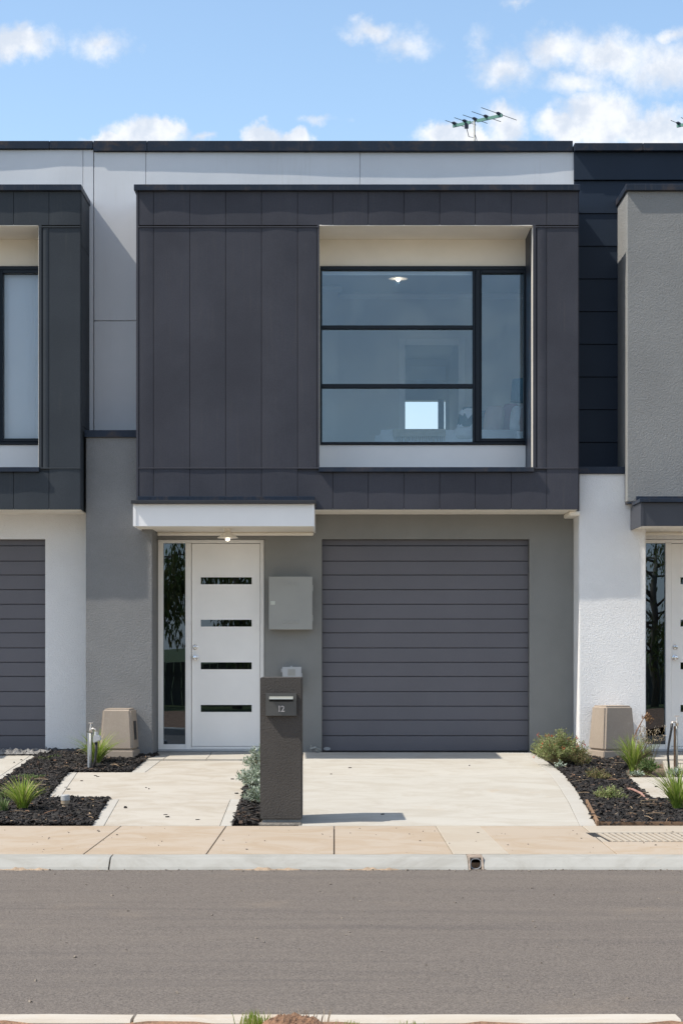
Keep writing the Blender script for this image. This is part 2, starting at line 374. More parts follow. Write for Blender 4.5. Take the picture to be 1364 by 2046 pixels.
# kerb on the house side: separate cast lengths with open joints, sloped face
kerb = thing('kerb', None, None); kerb['kind'] = 'structure'
def kerb_len(x0, x1, parent, m, mirror=False):
    mb = MB(); n = max(1, int((x1-x0)/.35)); y0, zb = -7.34, -.475
    prof = [(-7.345, -.60), (-7.345, -.473), (-7.33, -.455), (-7.255, -.402), (-7.225, -.392), (-7.07, -.388), (-7.07, -.60)]
    for i in range(n+1):
        x = x0+(x1-x0)*i/n; j = random.uniform(-.002, .002)
        for (y, z) in prof: mb.v.append((x, y+j, z+j))
    k = len(prof)
    for i in range(n):
        for a in range(k-1): mb.f.append((i*k+a, (i+1)*k+a, (i+1)*k+a+1, i*k+a+1)); mb.mi.append(0)
    mb.f += [tuple(range(k-1, -1, -1)), tuple(n*k+a for a in range(k))]; mb.mi += [0, 0]
    return mb.build('kerb_length', m, parent)
ox0, ox1 = X_(934, -7.3), X_(966, -7.3)
cuts = [-12, -8.2, -5.0, X_(219, -7.3), ox0]
for a, b in zip(cuts, cuts[1:]): kerb_len(a+.006, b-(.006 if b != ox0 else 0), kerb, M['kerb'])
for a, b in zip([ox1, 5.2, 8.4, 12], [5.2, 8.4, 12]): kerb_len(a+(.006 if a != ox1 else 0), b-.006, kerb, M['kerb'])
jb = MB(); jb.box(-12, 12, -7.26, -7.08, -.60, -.43); jb.build('kerb_joint_filler', M['timber'], kerb)
# kerb on the near side, bowed a little along the street
kn = thing('near_kerb', None, None); kn['kind'] = 'structure'
def near_len(x0, x1):
    mb = MB(); n = 10
    prof = [(0, -.60), (0, -.37), (-.015, -.352), (-.14, -.348), (-.155, -.36), (-.155, -.60)]
    for i in range(n+1):
        x = x0+(x1-x0)*i/n; y = -13.275-.010*(0 if abs(x) > 3 else 1-(x/3)**2)+.02*abs(x)*.3
        for (dy, z) in prof: mb.v.append((x, y+dy, z+random.uniform(-.0015, .0015)))
    k = len(prof)
    for i in range(n):
        for a in range(k-1): mb.f.append((i*k+a, i*k+a+1, (i+1)*k+a+1, (i+1)*k+a)); mb.mi.append(0)
    mb.f += [tuple(range(k)), tuple(n*k+a for a in range(k-1, -1, -1))]; mb.mi += [0, 0]
    mb.build('kerb_length', M['kerb_pale'], kn, fixn=True)
for a, b in ((-8, -5), (-5, -2.6), (-2.6, -.868), (-.862, 1.445)): near_len(a+.004, b-.004)

# footpath slabs
foot = thing('footpath', None, None); foot['kind'] = 'structure'
def slab(poly, m, name='slab', th=.07, parent=foot, lift=0, gap=.004, bev=.003):
    c = sum((Vector((x, y, 0)) for x, y in poly), Vector())/len(poly)
    ps = []
    for x, y in poly:
        d = Vector((c.x-x, c.y-y, 0)); d = d.normalized()*gap*1.4 if d.length else d
        ps.append((x+d.x, y+d.y))
    if sum((ps[i][0]*ps[(i+1) % len(ps)][1]-ps[(i+1) % len(ps)][0]*ps[i][1]) for i in range(len(ps))) < 0: ps.reverse()
    top = [(x, y, gz(y)+lift) for x, y in ps]; bot = [(x, y, gz(y)-th) for x, y in ps]
    mb = MB(); mb.prism(top, bot); return mb.build(name, m, parent, bevel=bev)
YF, YB = -7.065, -5.5
def FX(px, py):  # x on the footpath
    t = (py-1650)/62; D = 15.5-1.565*t; return (px-VX)*D/FPX
xs = [-12, -9, -6.2, -4.0, FX(243,1650), FX(452,1650), FX(668,1650), FX(870,1650)]
xf = [-12, -9, -6.2, -4.0, FX(172,1707), FX(412,1712), FX(668,1712), FX(905,1712)]
for i in range(len(xs)-1): slab([(xs[i], YB), (xs[i+1], YB), (xf[i+1], YF), (xf[i], YF)], M['slab'], gap=.0045 if i != 5 else .008)
slab([(xs[-1], YB), (FX(958,1650), YB), (FX(1018,1712), YF), (xf[-1], YF)], M['slab_pale'], lift=.002)
slab([(FX(958,1650), YB), (FX(1163,1652), YB), (FX(1232,1712), YF), (FX(1018,1712), YF)], M['slab'])
# right of there: a narrow pale strip, a ribbed pit cover, then slab again
ya, yb2 = -5.9, -6.42
def mixx(y): t = (YB-y)/(YB-YF); return FX(1163,1652)*(1-t)+FX(1232,1712)*t
slab([(mixx(YB), YB), (12, YB), (12, ya), (mixx(ya), ya)], M['slab_pale'], lift=.001)
slab([(mixx(yb2), yb2), (12, yb2), (12, YF), (mixx(YF), YF)], M['slab'])
slab([(mixx(ya), ya), (mixx(ya)+.02, ya), (mixx(yb2)+.06, yb2), (mixx(yb2), yb2)], M['slab_pale'])
M['groove_dark'] = mat('dark_groove', (.19, .16, .13), .9, .2, 12)  # grooves between the ribs, darker in colour than the ribs
cover = MB(); x = mixx(yb2)+.14; first = x-.10
cover.prism([(first, yb2+.01, gz(yb2)-.006), (7.5, yb2+.01, gz(yb2)-.006), (7.5, ya-.01, gz(ya)-.006), (first-.05, ya-.01, gz(ya)-.006)], [(first, yb2+.01, -.5), (7.5, yb2+.01, -.5), (7.5, ya-.01, -.5), (first-.05, ya-.01, -.5)])
cov = cover.build('ribbed_strip', M['groove_dark'], foot)
sp_ = MB(); sp_.prism([(first-0.040, yb2+.012, gz(yb2)), (first+0.035, yb2+.012, gz(yb2)), (first-0.025, ya-.012, gz(ya)), (first-0.100, ya-.012, gz(ya))], [(first-0.040, yb2+.012, -.5), (first+0.035, yb2+.012, -.5), (first-0.025, ya-.012, -.5), (first-0.100, ya-.012, -.5)]); sp_.build('rubber_joint', M['black'], foot)
rb = MB(); rb.box(-.016, .016, yb2+.03, ya-.03, -.004, .007)
rib0 = None
for k in range(70):
    if rib0 is None:
        bm_ = MB(); yy0, yy1 = yb2+.03, ya-.03
        bm_.hexa([(-.014,yy0,gz(yy0)-.006),(.014,yy0,gz(yy0)-.006),(-.043,yy1,gz(yy1)-.006),(-.071,yy1,gz(yy1)-.006),(-.013,yy0,gz(yy0)+.001),(.013,yy0,gz(yy0)+.001),(-.044,yy1,gz(yy1)+.001),(-.070,yy1,gz(yy1)+.001)])
        rib0 = bm_.build('rib', M['slab_pale'], foot); rib = rib0
    else:
        rib = rib0.copy(); COL.objects.link(rib)
    rib.location.x = first+.07+k*.052
fb = MB(); fb.prism([(-12, YF, gz(YF)-.028), (12, YF, gz(YF)-.028), (12, YB, gz(YB)-.028), (-12, YB, gz(YB)-.028)], [(-12, YF, -.6), (12, YF, -.6), (12, YB, -.6), (-12, YB, -.6)])
fb.build('joint_bed', M['timber'], foot)

# front yard ground under everything
soil = MB(); soil.prism([(-12, YB, gz(YB)-.035), (12, YB, gz(YB)-.035), (12, .0, -.035), (-12, .0, -.035)], [(-12, YB, -.6), (12, YB, -.6), (12, 0, -.6), (-12, 0, -.6)])
soil.build('soil', M['soil'], kind='structure')

def gpoly(pts): return [tuple(G(*p)[:2]) for p in pts]
path = thing('path', None, None); path['kind'] = 'structure'
PSL = dict(parent=path, th=.09, name='slab')
slab(gpoly([(322,1519),(512,1519),(503,1543),(290,1543)]), M['path'], **PSL)
slab(gpoly([(288,1519),(322,1519),(290,1543),(262,1543)]), M['border'], **PSL)
slab(gpoly([(155,1543),(503,1543),(484,1597),(118,1597)]), M['path'], **PSL)
slab(gpoly([(137,1543),(155,1543),(118,1597),(93,1597)]), M['border'], **PSL)
slab(gpoly([(238,1597),(461,1597),(440,1649.6),(208,1649.6)]), M['path'], **PSL)
slab(gpoly([(218,1597),(238,1597),(208,1649.6),(183,1649.6)]), M['border'], **PSL)
slab(gpoly([(461,1597),(484,1597),(464,1649.6),(440,1649.6)]), M['border'], **PSL)
drv = thing('driveway', None, None); drv['kind'] = 'structure'
DSL = dict(parent=drv, th=.09, name='slab')
Ydl = lambda py: G(600, py).y
def dleft(py): return (X_(606, 0) + (.06)*(-Ydl(py)/5.5), Ydl(py))
OUT = [(1058,1503),(1079,1512),(1103,1529),(1127,1548),(1146,1572),(1167,1605),(1191,1649.6)]
INN = [(1036,1503),(1054,1511),(1077,1529),(1099,1548),(1117,1572),(1137,1605),(1158,1649.6)]
gi, go = gpoly(INN), gpoly(OUT)
slab([dleft(1503), gi[0], gi[1], gi[2], gi[3], dleft(1552)], M['drive'], gap=.003, **DSL)
slab([dleft(1552), gi[3], gi[4], gi[5], gi[6], dleft(1649.6)], M['drive'], gap=.003, **DSL)
for a in range(0, 6, 3): slab(gi[a:a+4]+go[a:a+4][::-1], M['border'], gap=.003, **DSL)
# the neighbour's driveway on the left
dl2 = thing('neighbour_driveway', None, None); dl2['kind'] = 'structure'
NL = gpoly([(88,1503),(75,1512),(0,1566),(-60,1610),(-112,1649.6)]); NI = gpoly([(72,1503),(58,1512),(-22,1566),(-84,1610),(-138,1649.6)])
slab(NI[:3]+[(-5.9, NI[2][1]), (-5.9, NI[0][1])], M['drive'], parent=dl2, th=.09)
slab(NI[2:]+[(-5.9, NI[-1][1]), (-5.9, NI[2][1])], M['drive'], parent=dl2, th=.09)
slab(NL[:3]+NI[:3][::-1], M['border'], parent=dl2, th=.09); slab(NL[2:]+NI[2:][::-1], M['border'], parent=dl2, th=.09)
# the neighbour's path on the right
pr = thing('neighbour_path', None, None); pr['kind'] = 'structure'
slab(gpoly([(1249,1553),(1620,1553),(1660,1600),(1300,1600)]), M['path'], parent=pr, th=.09)
slab(gpoly([(1322,1519),(1600,1519),(1620,1553),(1330,1553)]), M['path'], parent=pr, th=.09)
slab(gpoly([(1440,1600),(1660,1600),(1700,1649.6),(1460,1649.6)]), M['path'], parent=pr, th=.09)

# ------------------------------------------------------------------ the three town houses
RM = {}
def bowed(name, x0, x1, z0, z1, Yf, th, m, parent, bow=.0, n=6, taper=.0022, fn=None):
    "a sheet whose front face bows a few millimetres, with chamfered long edges"
    mb = MB(); cols = []
    for i in range(n+1):
        t = i/n; x = x0+(x1-x0)*t
        y = Yf-(bow*math.sin(math.pi*t) if fn is None else 0)+(fn(x) if fn else 0)
        cols.append((x, y))
    xs_ = [(x0, Yf+taper+(fn(x0) if fn else 0))]+[(x0+taper*.9 if i == 0 else (x1-taper*.9 if i == n else cx), cy) for i, (cx, cy) in enumerate(cols)]+[(x1, Yf+taper+(fn(x1) if fn else 0))]
    k = len(xs_); c = taper
    rows = [(z0, c), (z0+c, 0), (z1-c, 0), (z1, c)]
    for z, dy in rows:
        for (x, y) in xs_: mb.v.append((x, y+dy, z))
    for r_ in range(3):
        for i in range(k-1): a = r_*k+i; mb.f.append((a, a+1, a+k+1, a+k)); mb.mi.append(0)
    b = len(mb.v); yb = Yf+th
    mb.v += [(x0, yb, z0), (x1, yb, z0), (x1, yb, z1), (x0, yb, z1)]
    bl = list(range(0, k)); tl = list(range(3*k, 4*k))
    mb.f.append(tuple([b, b+1]+bl[::-1])); mb.f.append(tuple([b+3]+tl+[b+2]))
    mb.f.append((b, 0, k, 2*k, 3*k, b+3)); mb.f.append((b+1, b+2, 4*k-1, 3*k-1, 2*k-1, k-1)); mb.f.append((b, b+3, b+2, b+1)); mb.mi += [0]*5
    return mb.build(name, m, parent, fixn=True)

def lerp_tab(tab, x):
    if x <= tab[0][0]: return tab[0][1]
    for (a, fa), (b, fb_) in zip(tab, tab[1:]):
        if x <= b: t = (x-a)/(b-a); t = t*t*(3-2*t); return fa+(fb_-fa)*t
    return tab[-1][1]

BF = -.70      # front of the projecting upper box
CF = -.52      # front of the rendered column beside the door
def townhouse(ox, cfg):
    H = thing('townhouse', cfg['label'], 'house', (ox, 0, 0))
    Xb = lambda px, Y: X_(px, Y)+ox
    c = cfg
    xl, xr = -2.84+ox, 2.735+ox
    xL = xl-(.021 if ox > 0 else 0)
    xw = xr+(.019 if ox < 0 else 0)
    gx0, gx1 = Xb(643, 0), Xb(1057, 0)+c.get('dgx', 0)
    gtop = Z_(1077, 0)
    ex0, ex1, etop = Xb(314, 0), Xb(528.5, 0), Z_(1077, 0)
    cxl, cxr = Xb(172, CF)-.0, Xb(305, CF); ctop = Z_(c['col_top'], CF)
    ztop = Z_(303, 0)-c.get('drop', 0)
    gw = c['ground_wall']
    # ground-floor front wall with its two openings
    T = .22
    mb = MB()
    fz = 2.95
    mb.box(cxr-.02, ex0, .0, T, -.3, fz)
    mb.box(ex0, ex1, 0, T, etop, fz); mb.box(ex0, ex1, .1, T, -.3, Z_(1497, 0))
    mb.box(ex1, gx0, 0, T, -.3, fz); mb.box(gx0, gx1, 0, T, gtop, fz); mb.box(gx1, xr-.0, 0, T, -.3, fz)
    mb.build('front_wall', M[c['ground_mat']], H)
    # hairline movement joint above the garage corner
    j = MB(); rect(j, 1056.3, 1023, 1057.5, 1077, -.0012, .001); 
    for i in range(len(j.v)): j.v[i] = (j.v[i][0]+ox+c.get('dgx', 0), j.v[i][1], j.v[i][2])
    j.build('movement_joint', M[c['ground_mat']], H)
    # column in front of the entrance side
    mb = MB(); mb.box(cxl, cxr, CF, .0-.0, -.12, ctop); mb.build('column', M[c['column_mat']], H, bevel=.008, seg=2)
    fl = MB(); fl.box(cxl-.01, Xb(272, CF)+.3, CF-.03, .0, ctop-.004, Z_(c['col_top']-13, CF)); fl.build('flashing', M['cap'], H)
    # side walls, floors, roof, back wall with its window
    mb = MB(); mb.box(xl, xl+.2, T, 9, -.3, 6.9); mb.build('side_wall', M['lightwall'], H)
    mb = MB(); mb.box(xr-.2, xr, T, 9, -.3, 6.9); mb.build('side_wall', M['lightwall'], H)
    mb = MB(); mb.box(xl+.2, xr-.2, T, 9.0, 2.95, 3.22); mb.build('upper_floor', M['floor_in'], H)
    mb = MB(); mb.box(xl+.2, xr-.2, T, 9.0, -.3, -.02); mb.build('ground_floor', M['floor_in'], H)
    mb = MB(); mb.box(xl+.2, xr-.2, T, 9.0, 6.42, 6.6); mb.build('roof', M['cap'], H)
    hx0, hx1, hz0, hz1 = 1.02+ox, 1.79+ox, 4.62, 5.31
    mb = MB()
    mb.box(xl, hx0, 9, 9.2, -.3, 6.9); mb.box(hx1, xr, 9, 9.2, -.3, 6.9); mb.box(hx0, hx1, 9, 9.2, -.3, hz0); mb.box(hx0, hx1, 9, 9.2, hz1, 6.9)
    mb.build('back_wall', M['room'], H)
    # upper wall
    um = M[c['upper_mat']]
    wx0, wx1, wz0, wz1 = Xb(639, 0), Xb(1055, 0)+c.get('dwx', 0), Z_(889, 0), Z_(533, 0)
    mb = MB(); mb.box(xL+.02, wx0, .03, T, 2.95, ztop); mb.box(wx1, xw, .03, T, 2.95, ztop); mb.box(wx0, wx1, .03, T, 2.95, wz0); mb.box(wx0, wx1, .03, T, wz1, ztop)
    mb.build('upper_wall', um, H)
    if c['upper'] == 'sheets':
        tab = [(X_(p, 0), d*.72) for p, d in c['wave']]
        fn = lambda x: lerp_tab(tab, x)
        zb, zh = ctop+.02, Z_(641, 0)
        zt = ztop-.006
        seam = [Xb(188.6, 0), Xb(292, 0), Xb(719, 0), xr+.01] if ox == 0 else [xl+.02, -5.6+Xb(292,0)*0-.0-.0, xr-.012]
        if ox == 0:
            bowed('wall_panel', seam[0], seam[1]-.004, zh+.005, zt, .0, .029, um, H, fn=fn, n=10)
            bowed('wall_panel', seam[0], seam[1]-.004, zb, zh-.005, .0, .029, um, H, n=4)
            bowed('wall_panel', seam[1]+.002, seam[2]-.003, 6.0, zt, .0, .029, um, H, fn=fn, n=20)
            bowed('wall_panel', seam[2]+.003, seam[3], 6.0, zt, .0, .029, um, H, fn=fn, n=20)
        else:
            bowed('wall_panel', xl+.03, xr-.105, 6.0, zt, .0, .029, um, H, fn=fn, n=40)
            bowed('wall_panel', xr-.10, xw-.001, 3.5, zt, .0, .029, um, H, n=2)
    else:
        z = Z_(361, 0)
        bowed('fascia_board', xL+.004, xr, z+.004, ztop-.003, -.03, .058, um, H, n=2)
        while z > ctop+.05:
            zn = max(z-.381, ctop+.02)
            # lapped board: bottom edge proud of the top
            b = MB(); b.hexa([(xL+.003, -.012, zn), (xr, -.012, zn), (xr, .029, zn), (xL+.003, .029, zn), (xL+.003, .004, z-.004), (xr, .004, z-.004), (xr, .029, z-.004), (xL+.003, .029, z-.004)])
            b.build('weatherboard', um, H, bevel=.002); z = zn
    # parapet capping in lengths
    oh = c.get('cap_oh', .068)
    joints = c['cap_joints']
    for a, b_ in zip(joints, joints[1:]):
        mb = MB(); mb.box(a+.002, b_-.002, -oh, T+.05, ztop-.002, Z_(c['cap_top'], 0)); mb.build('parapet_cap', M['cap'], H, bevel=.004)
    # ---------------- projecting box
    bx0, bx1 = c.get('bx0', Xb(272.5, BF)), c.get('bx1', Xb(1155.5, BF))
    bz0, bz1 = Z_(c.get('box_bot', 1018), BF), Z_(382, BF)
    ox0_, ox1_, oz0, oz1 = c.get('wx0', Xb(638, BF)), Xb(1063.5, BF)+c.get('dwx', 0), Z_(934, BF), Z_(451, BF)
    bm_ = M[c['box_mat']]
    bk = -BF-.02
    mb = MB(); yb = BF+.02
    mb.box(bx0+.01, bx1-.01, yb, .0, bz1-.02, bz1); mb.box(bx0+.01, ox0_-.01, yb, .0, bz0+.012, bz1-.02); mb.box(ox1_+.01, bx1-.01, yb, 0, bz0+.012, bz1-.02)
    mb.box(ox0_-.01, ox1_+.01, yb, -.02, bz0+.012, oz0-.015); mb.box(ox0_-.01, ox1_+.01, yb, -.02, oz1+.012, bz1-.02)
    mb.build('box_frame', bm_, H)
    sf = MB(); sf.box(bx0+.015, bx1-.015, BF+.012, -.001, bz0-.004, bz0+.010); sf.build('soffit', M['cream'], H)
    if c['box'] == 'boards':
        J = [307, 379.5, 451, 522.5, 594.5, 664.7, 735.5, 806.5, 878, 949, 1020.7, 1091.5]
        zA, zB = Z_(453.5, BF), Z_(935.5, BF)
        ed = [bx0+.030]+[Xb(j_, BF) for j_ in J]+[bx1-.004]
        g = .0022
        for a, b_ in zip(ed, ed[1:]):   # top band
            bowed('cladding_board', a+g, b_-g, max(zA, oz1)+.006, bz1-.002, BF, .018, bm_, H, bow=random.uniform(-.003, .006))
        for a, b_ in zip(ed, ed[1:]):   # bottom band
            bowed('cladding_board', a+g, b_-g, bz0, zB-.006 if (b_ < ox0_+.05 or a > ox1_-.05) else oz0-.055, BF, .018, bm_, H, bow=random.uniform(-.003, .005))
        mids = [e for e in ed if e < ox0_-.05]+[ox0_-.028]
        mid2 = [ox1_+.045]+[e for e in ed if e > ox1_+.06]
        for s_ in (mids, mid2):
            for a, b_ in zip(s_, s_[1:]): bowed('cladding_board', a+g, b_-g, zB+.006, zA-.010, BF, .018, bm_, H, bow=random.uniform(-.003, .006))
        for (a, b_) in ((bx0+.02, ox0_-.005), (ox1_+.03, bx1-.006)):
            for z in (zA, zB): t = MB(); t.box(a, b_, BF-.010, BF+.01, z-.008, z+.006); t.build('trim_bead', bm_, H, bevel=.003)
        t = MB(); t.box(bx0, bx0+.027, BF-.004, .0, bz0, bz1-.001); t.build('corner_trim', bm_, H, bevel=.003)
        t = MB(); t.box(bx1-.003, bx1, BF-.002, .0, bz0, bz1-.001); t.build('corner_trim', bm_, H)
        if c.get('show_side'):
            for z0_, z1_ in ((bz0+.004, Z_(850, BF)), (Z_(850, BF)+.01, zA-.2), (zA-.19, bz1-.01)):
                t = MB(); t.box(bx1, bx1+.004, BF+.035, -.03, z0_, z1_); t.build('side_sheet', bm_, H)
        # window recess lining
        t = MB(); t.box(ox0_-.024, ox0_-.002, BF-.006, BF+.02, oz0-.01, oz1+.008); t.build('reveal_trim', bm_, H, bevel=.002)
        t = MB(); t.box(ox1_+.004, ox1_+.036, BF-.006, BF+.02, oz0-.01, oz1+.008); t.build('reveal_trim', bm_, H, bevel=.002)
        t = MB(); t.box(ox0_-.009, wx0+.0, BF+.021, .0, oz0-.014, oz1+.011); t.build('reveal_lining', M['cream'], H)
        t = MB(); t.box(ox1_-.004, ox1_+.009, BF+.021, BF+.10, oz0-.014, oz1+.011); t.build('reveal_lining', M['cream'], H)  # sunlit edge of the right jamb, put in as a cream strip
        t = MB(); t.box(ox1_-.012, ox1_+.009, BF+.101, -.022, oz0-.014, oz1+.011); t.build('reveal_lining', M['cap'], H)  # shaded depth of the right jamb, put in as dark colour
        t = MB(); t.box(ox0_-.001, ox1_-.004, BF+.002, -.021, oz1+.0, oz1+.011); t.build('recess_soffit', M['cream'], H)
        t = MB(); t.box(ox0_-.002, ox1_+.008, -.02, .029, wz1+.003, oz1-.001); t.build('recess_head', M['cream'], H)
        t = MB(); t.box(ox0_-.002, ox1_+.0, -.02, .03, oz0-.05, wz0-.003); t.build('recess_apron', M['white'], H)
        t = MB(); t.box(ox0_-.0, ox1_-.004, BF+.0, -.021, oz0-.014, oz0-.004); t.build('recess_base', M['cap'], H)
        t = MB(); t.box(ox0_-.006, ox1_+.012, BF-.045, BF+.03, oz0-.052, oz0+.0); t.build('sill_flashing', M['cap'], H, bevel=.003)
        # window
        GL = M['glass'] if c['blind'] == 'up' else M['glass_clear']
        WN = MB(); F = .034; yf, yk = -.045, .05
        xm0, xm1 = Xb(944, -.045), Xb(958, -.045)
        if c.get('dwx'): xm0 += c['dwx']; xm1 += c['dwx']
        z1w, z0w = wz1+.0, wz0
        WN.box(wx0, wx0+.025, yf, yk, z0w, z1w); WN.box(wx1-.035, wx1, yf, yk, z0w, z1w)
        WN.box(wx0+.025, wx1-.035, yf, yk, z1w-.045, z1w); WN.box(wx0+.025, wx1-.035, yf, yk, z0w, z0w+.03)
        WN.box(xm0, xm0+.03, yf+.001, yk, z0w+.03, z1w-.045); WN.box(xm0+.031, xm1, yf-.012, yk, z0w+.03, z1w-.045)
        win = WN.build('window', M['frame'], H, bevel=.004)
        trz = [(Z_(657, -.04), Z_(650, -.04)), (Z_(775, -.04), Z_(767, -.04))]
        for a, b_ in trz: t = MB(); t.box(wx0+.0255, xm0-.0005, yf+.004, yk-.01, a, b_); t.build('glazing_bar', M['frame'], win, bevel=.003)
        cs = MB(); cs.box(xm1+.0, xm1+.022, yf-.010, yk, z0w+.031, z1w-.046); cs.box(wx1-.062, wx1-.036, yf-.010, yk, z0w+.031, z1w-.046)
        cs.box(xm1+.022, wx1-.062, yf-.010, yk, z1w-.085, z1w-.046); cs.box(xm1+.022, wx1-.062, yf-.010, yk, z0w+.031, z0w+.07)
        cs.build('casement_frame', M['frame'], win, bevel=.004)
        zz = [z0w+.03]+[q for p_ in trz[::-1] for q in p_]+[z1w-.045]
        for a, b_ in ((zz[0], zz[1]), (zz[2], zz[3]), (zz[4], zz[5])):
            t = MB(); t.box(wx0+.025, xm0, .0, .006, a, b_); t.build('pane', GL, win)
        t = MB(); t.box(xm1+.022, wx1-.062, .0, .006, z0w+.07, z1w-.085); t.build('pane', GL, win)
        # blind: rolled up in our house, drawn down next door
        if c['blind'] == 'up': t = MB(); t.box(wx0+.03, xm0-.01, .055, .085, z1w-.085, z1w+.02); t.build('roller_blind', M['blind'], H)
        else: t = MB(); t.box(wx0+.03, wx1-.02, .055, .06, z0w-.02, z1w+.02); t.build('roller_blind', M['blind'], H)
    else:
        mb = MB(); mb.box(bx0, bx1, BF, BF+.018, bz0, bz1-.0); mb.box(bx0, bx0+.009, BF+.018, .0, bz0, bz1); mb.build('rendered_box', bm_, H, bevel=.006)
        t = MB(); t.box(bx0+.005, bx1, BF-.006, BF+.3, bz0-.02, bz0-.005); t.build('drip_edge', M['cap'], H)
    # box capping with overhang on front and sides
    zc = Z_(c.get('bcap_top', 367), BF-.07)
    o2 = .022
    mb = MB(); mb.box(bx0-o2, bx1+o2*.5, BF-.046, .0, bz1+.0, zc); mb.build('box_cap', M['cap'], H, bevel=.004)
    # ---------------- canopy over the door
    KF = -1.22
    kx0, kx1 = c.get('kx0', Xb(266.5, KF)), Xb(627.5, KF)
    kzt, kzb = Z_(c.get('k_top', 1007), KF), Z_(c.get('k_bot', 1051.5), KF)
    cm = M[c['canopy_mat']]
    mb = MB(); mb.box(kx0, kx1, KF, KF+.02, kzb, kzt); mb.build('fascia', cm, H, bevel=.002)
    mb = MB(); mb.box(kx0, kx0+.02, KF+.021, CF-.001, kzb, kzt); mb.build('side_fascia', cm, H, bevel=.002); mb = MB(); mb.box(kx1-.02, kx1, KF+.021, -.001, kzb, kzt); mb.build('side_fascia', cm, H, bevel=.002)
    mb = MB(); mb.box(kx0-.001, kx0+.03, KF-.008, KF+.0, kzb+.001, kzt); mb.build('corner_trim', cm, H); mb = MB(); mb.box(kx1-.03, kx1+.001, KF-.008, KF, kzb+.001, kzt); mb.build('corner_trim', cm, H)
    mb = MB(); mb.box(kx0+.021, kx1-.021, KF+.021, CF-.001, kzb+.012, kzb+.022); mb.box(cxr+.001, kx1-.021, CF-.001, -.001, kzb+.012, kzb+.022); mb.build('soffit', M['cream'], H)
    mb = MB(); mb.box(cxr+.001, kx1-.022, -.05, -.001, kzb-.03, kzb+.011); mb.build('cornice', M['cream'], H, bevel=.012)
    mb = MB(); mb.box(kx0-.02, kx1+.02, KF-.055, BF-.03, kzt+.001, kzt+.038); mb.build('canopy_cap', M['cap_black' if c['canopy_mat'] == 'white' else 'cap'], H, bevel=.003)
    mb = MB(); mb.box(Xb(276, BF), kx1+.0, BF-.03, BF-.006, kzt+.0, Z_(992, BF)); mb.build('flashing', M['cap'], H, bevel=.002)
    sc0 = None
    for q in range(5):
        s_ = MB(); s_.lathe((Xb(300, BF)+q*.42, BF-.03, Z_(995.5, BF)), [(.007, 0), (.006, .005)], 8, 'y'); s_.build('screw', M['cap'], H)
    # little cornice return at the right end of the garage soffit
    if ox == 0: mb = MB(); mb.box(xr-.11, xr+.012, -.55, -.0, bz0-.055, bz0-.005); mb.build('cornice', M['cream'], H, bevel=.012)
    # ---------------- garage door
    GD = MB(); GD.box(gx0, gx1, .13, .16, -.02, gtop); gd = GD.build('garage_door', M['door_slat'], H)
    rows_ = [1077.6, 1090.7, 1121, 1149, 1178, 1207.5, 1236.7, 1264.5, 1294.5, 1323.5, 1351.5, 1382, 1411, 1439, 1470, 1501]
    for i, (a, b_) in enumerate(zip(rows_, rows_[1:])):
        z1_, z0_ = Z_(a, .1), Z_(b_, .1)
        yo = .116 if i == 0 else .10
        t = MB(); gg = .0015 if i % 2 else .003
        t.v += [(gx0+.004, yo+.006, z0_+gg), (gx1-.004, yo+.006, z0_+gg), (gx1-.004, yo, z0_+gg+.005), (gx0+.004, yo, z0_+gg+.005), (gx0+.004, yo-.001, z1_-gg-.005), (gx1-.004, yo-.001, z1_-gg-.005), (gx1-.004, yo+.006, z1_-gg), (gx0+.004, yo+.006, z1_-gg), (gx0+.004, .13, z0_+gg), (gx1-.004, .13, z0_+gg), (gx1-.004, .13, z1_-gg), (gx0+.004, .13, z1_-gg)]
        t.f += [(0,1,2,3), (3,2,5,4), (4,5,6,7), (8,9,1,0), (7,6,10,11), (0,3,4,7,11,8), (1,9,10,6,5,2)]; t.mi += [0]*7
        t.build('slat', M['door_slat'], gd)
    if ox <= 0:
        t = MB(); t.lathe((Xb(653, .1), .0985, Z_(1496, .1)), [(.04, 0), (.04, .0012)], 20, 'y')
        zc_ = Z_(1496, .1)
        t.v = [(x, y, zc_+(z-zc_)*.5) for x, y, z in t.v]
        t.build('maker_badge', M['ltgrey'], gd)
    # ---------------- entrance door with sidelight
    yd = .08
    FR = MB(); fx0, fx1, fzt, fzb = ex0+.006, ex1-.006, etop-.004, Z_(1497, yd)
    def fb_(a, b, c_, d, y0, y1, mb): mb.box(Xb(a, yd), Xb(c_, yd), y0, y1, Z_(d, yd), Z_(b, yd))
    FR.box(fx0, Xb(327, yd), yd-.04, yd+.06, fzb, fzt); FR.box(Xb(520.5, yd), fx1, yd-.04, yd+.06, fzb, fzt)
    FR.box(Xb(327, yd), Xb(520.5, yd), yd-.04, yd+.06, Z_(1085.5, yd), fzt); FR.box(Xb(327, yd), Xb(371, yd), yd-.04, yd+.06, fzb, Z_(1487, yd))
    FR.box(Xb(371, yd), Xb(382.5, yd), yd-.045, yd+.06, fzb, Z_(1085.5, yd)); FR.box(Xb(382.5, yd), Xb(520.5, yd), yd-.02, yd+.06, fzb, Z_(1491.5, yd))
    fr = FR.build('door_frame', M['offwhite'], H, bevel=.004)
    t = MB(); t.box(Xb(327, yd), Xb(371, yd), yd+.005, yd+.011, Z_(1487, yd), Z_(1085.5, yd)); t.build('sidelight_pane', M['glass_dark'], fr)
    sl = [(1153.5, 1167.5), (1238.3, 1252), (1323.3, 1337.3), (1408.4, 1422.5)]
    DL = MB(); sx0, sx1 = Xb(401.5, yd), Xb(503, yd); dx0, dx1 = Xb(383.5, yd), Xb(519.5, yd)
    dzt, dzb = Z_(1086.5, yd), Z_(1490.5, yd); y0_, y1_ = yd-.012, yd+.03
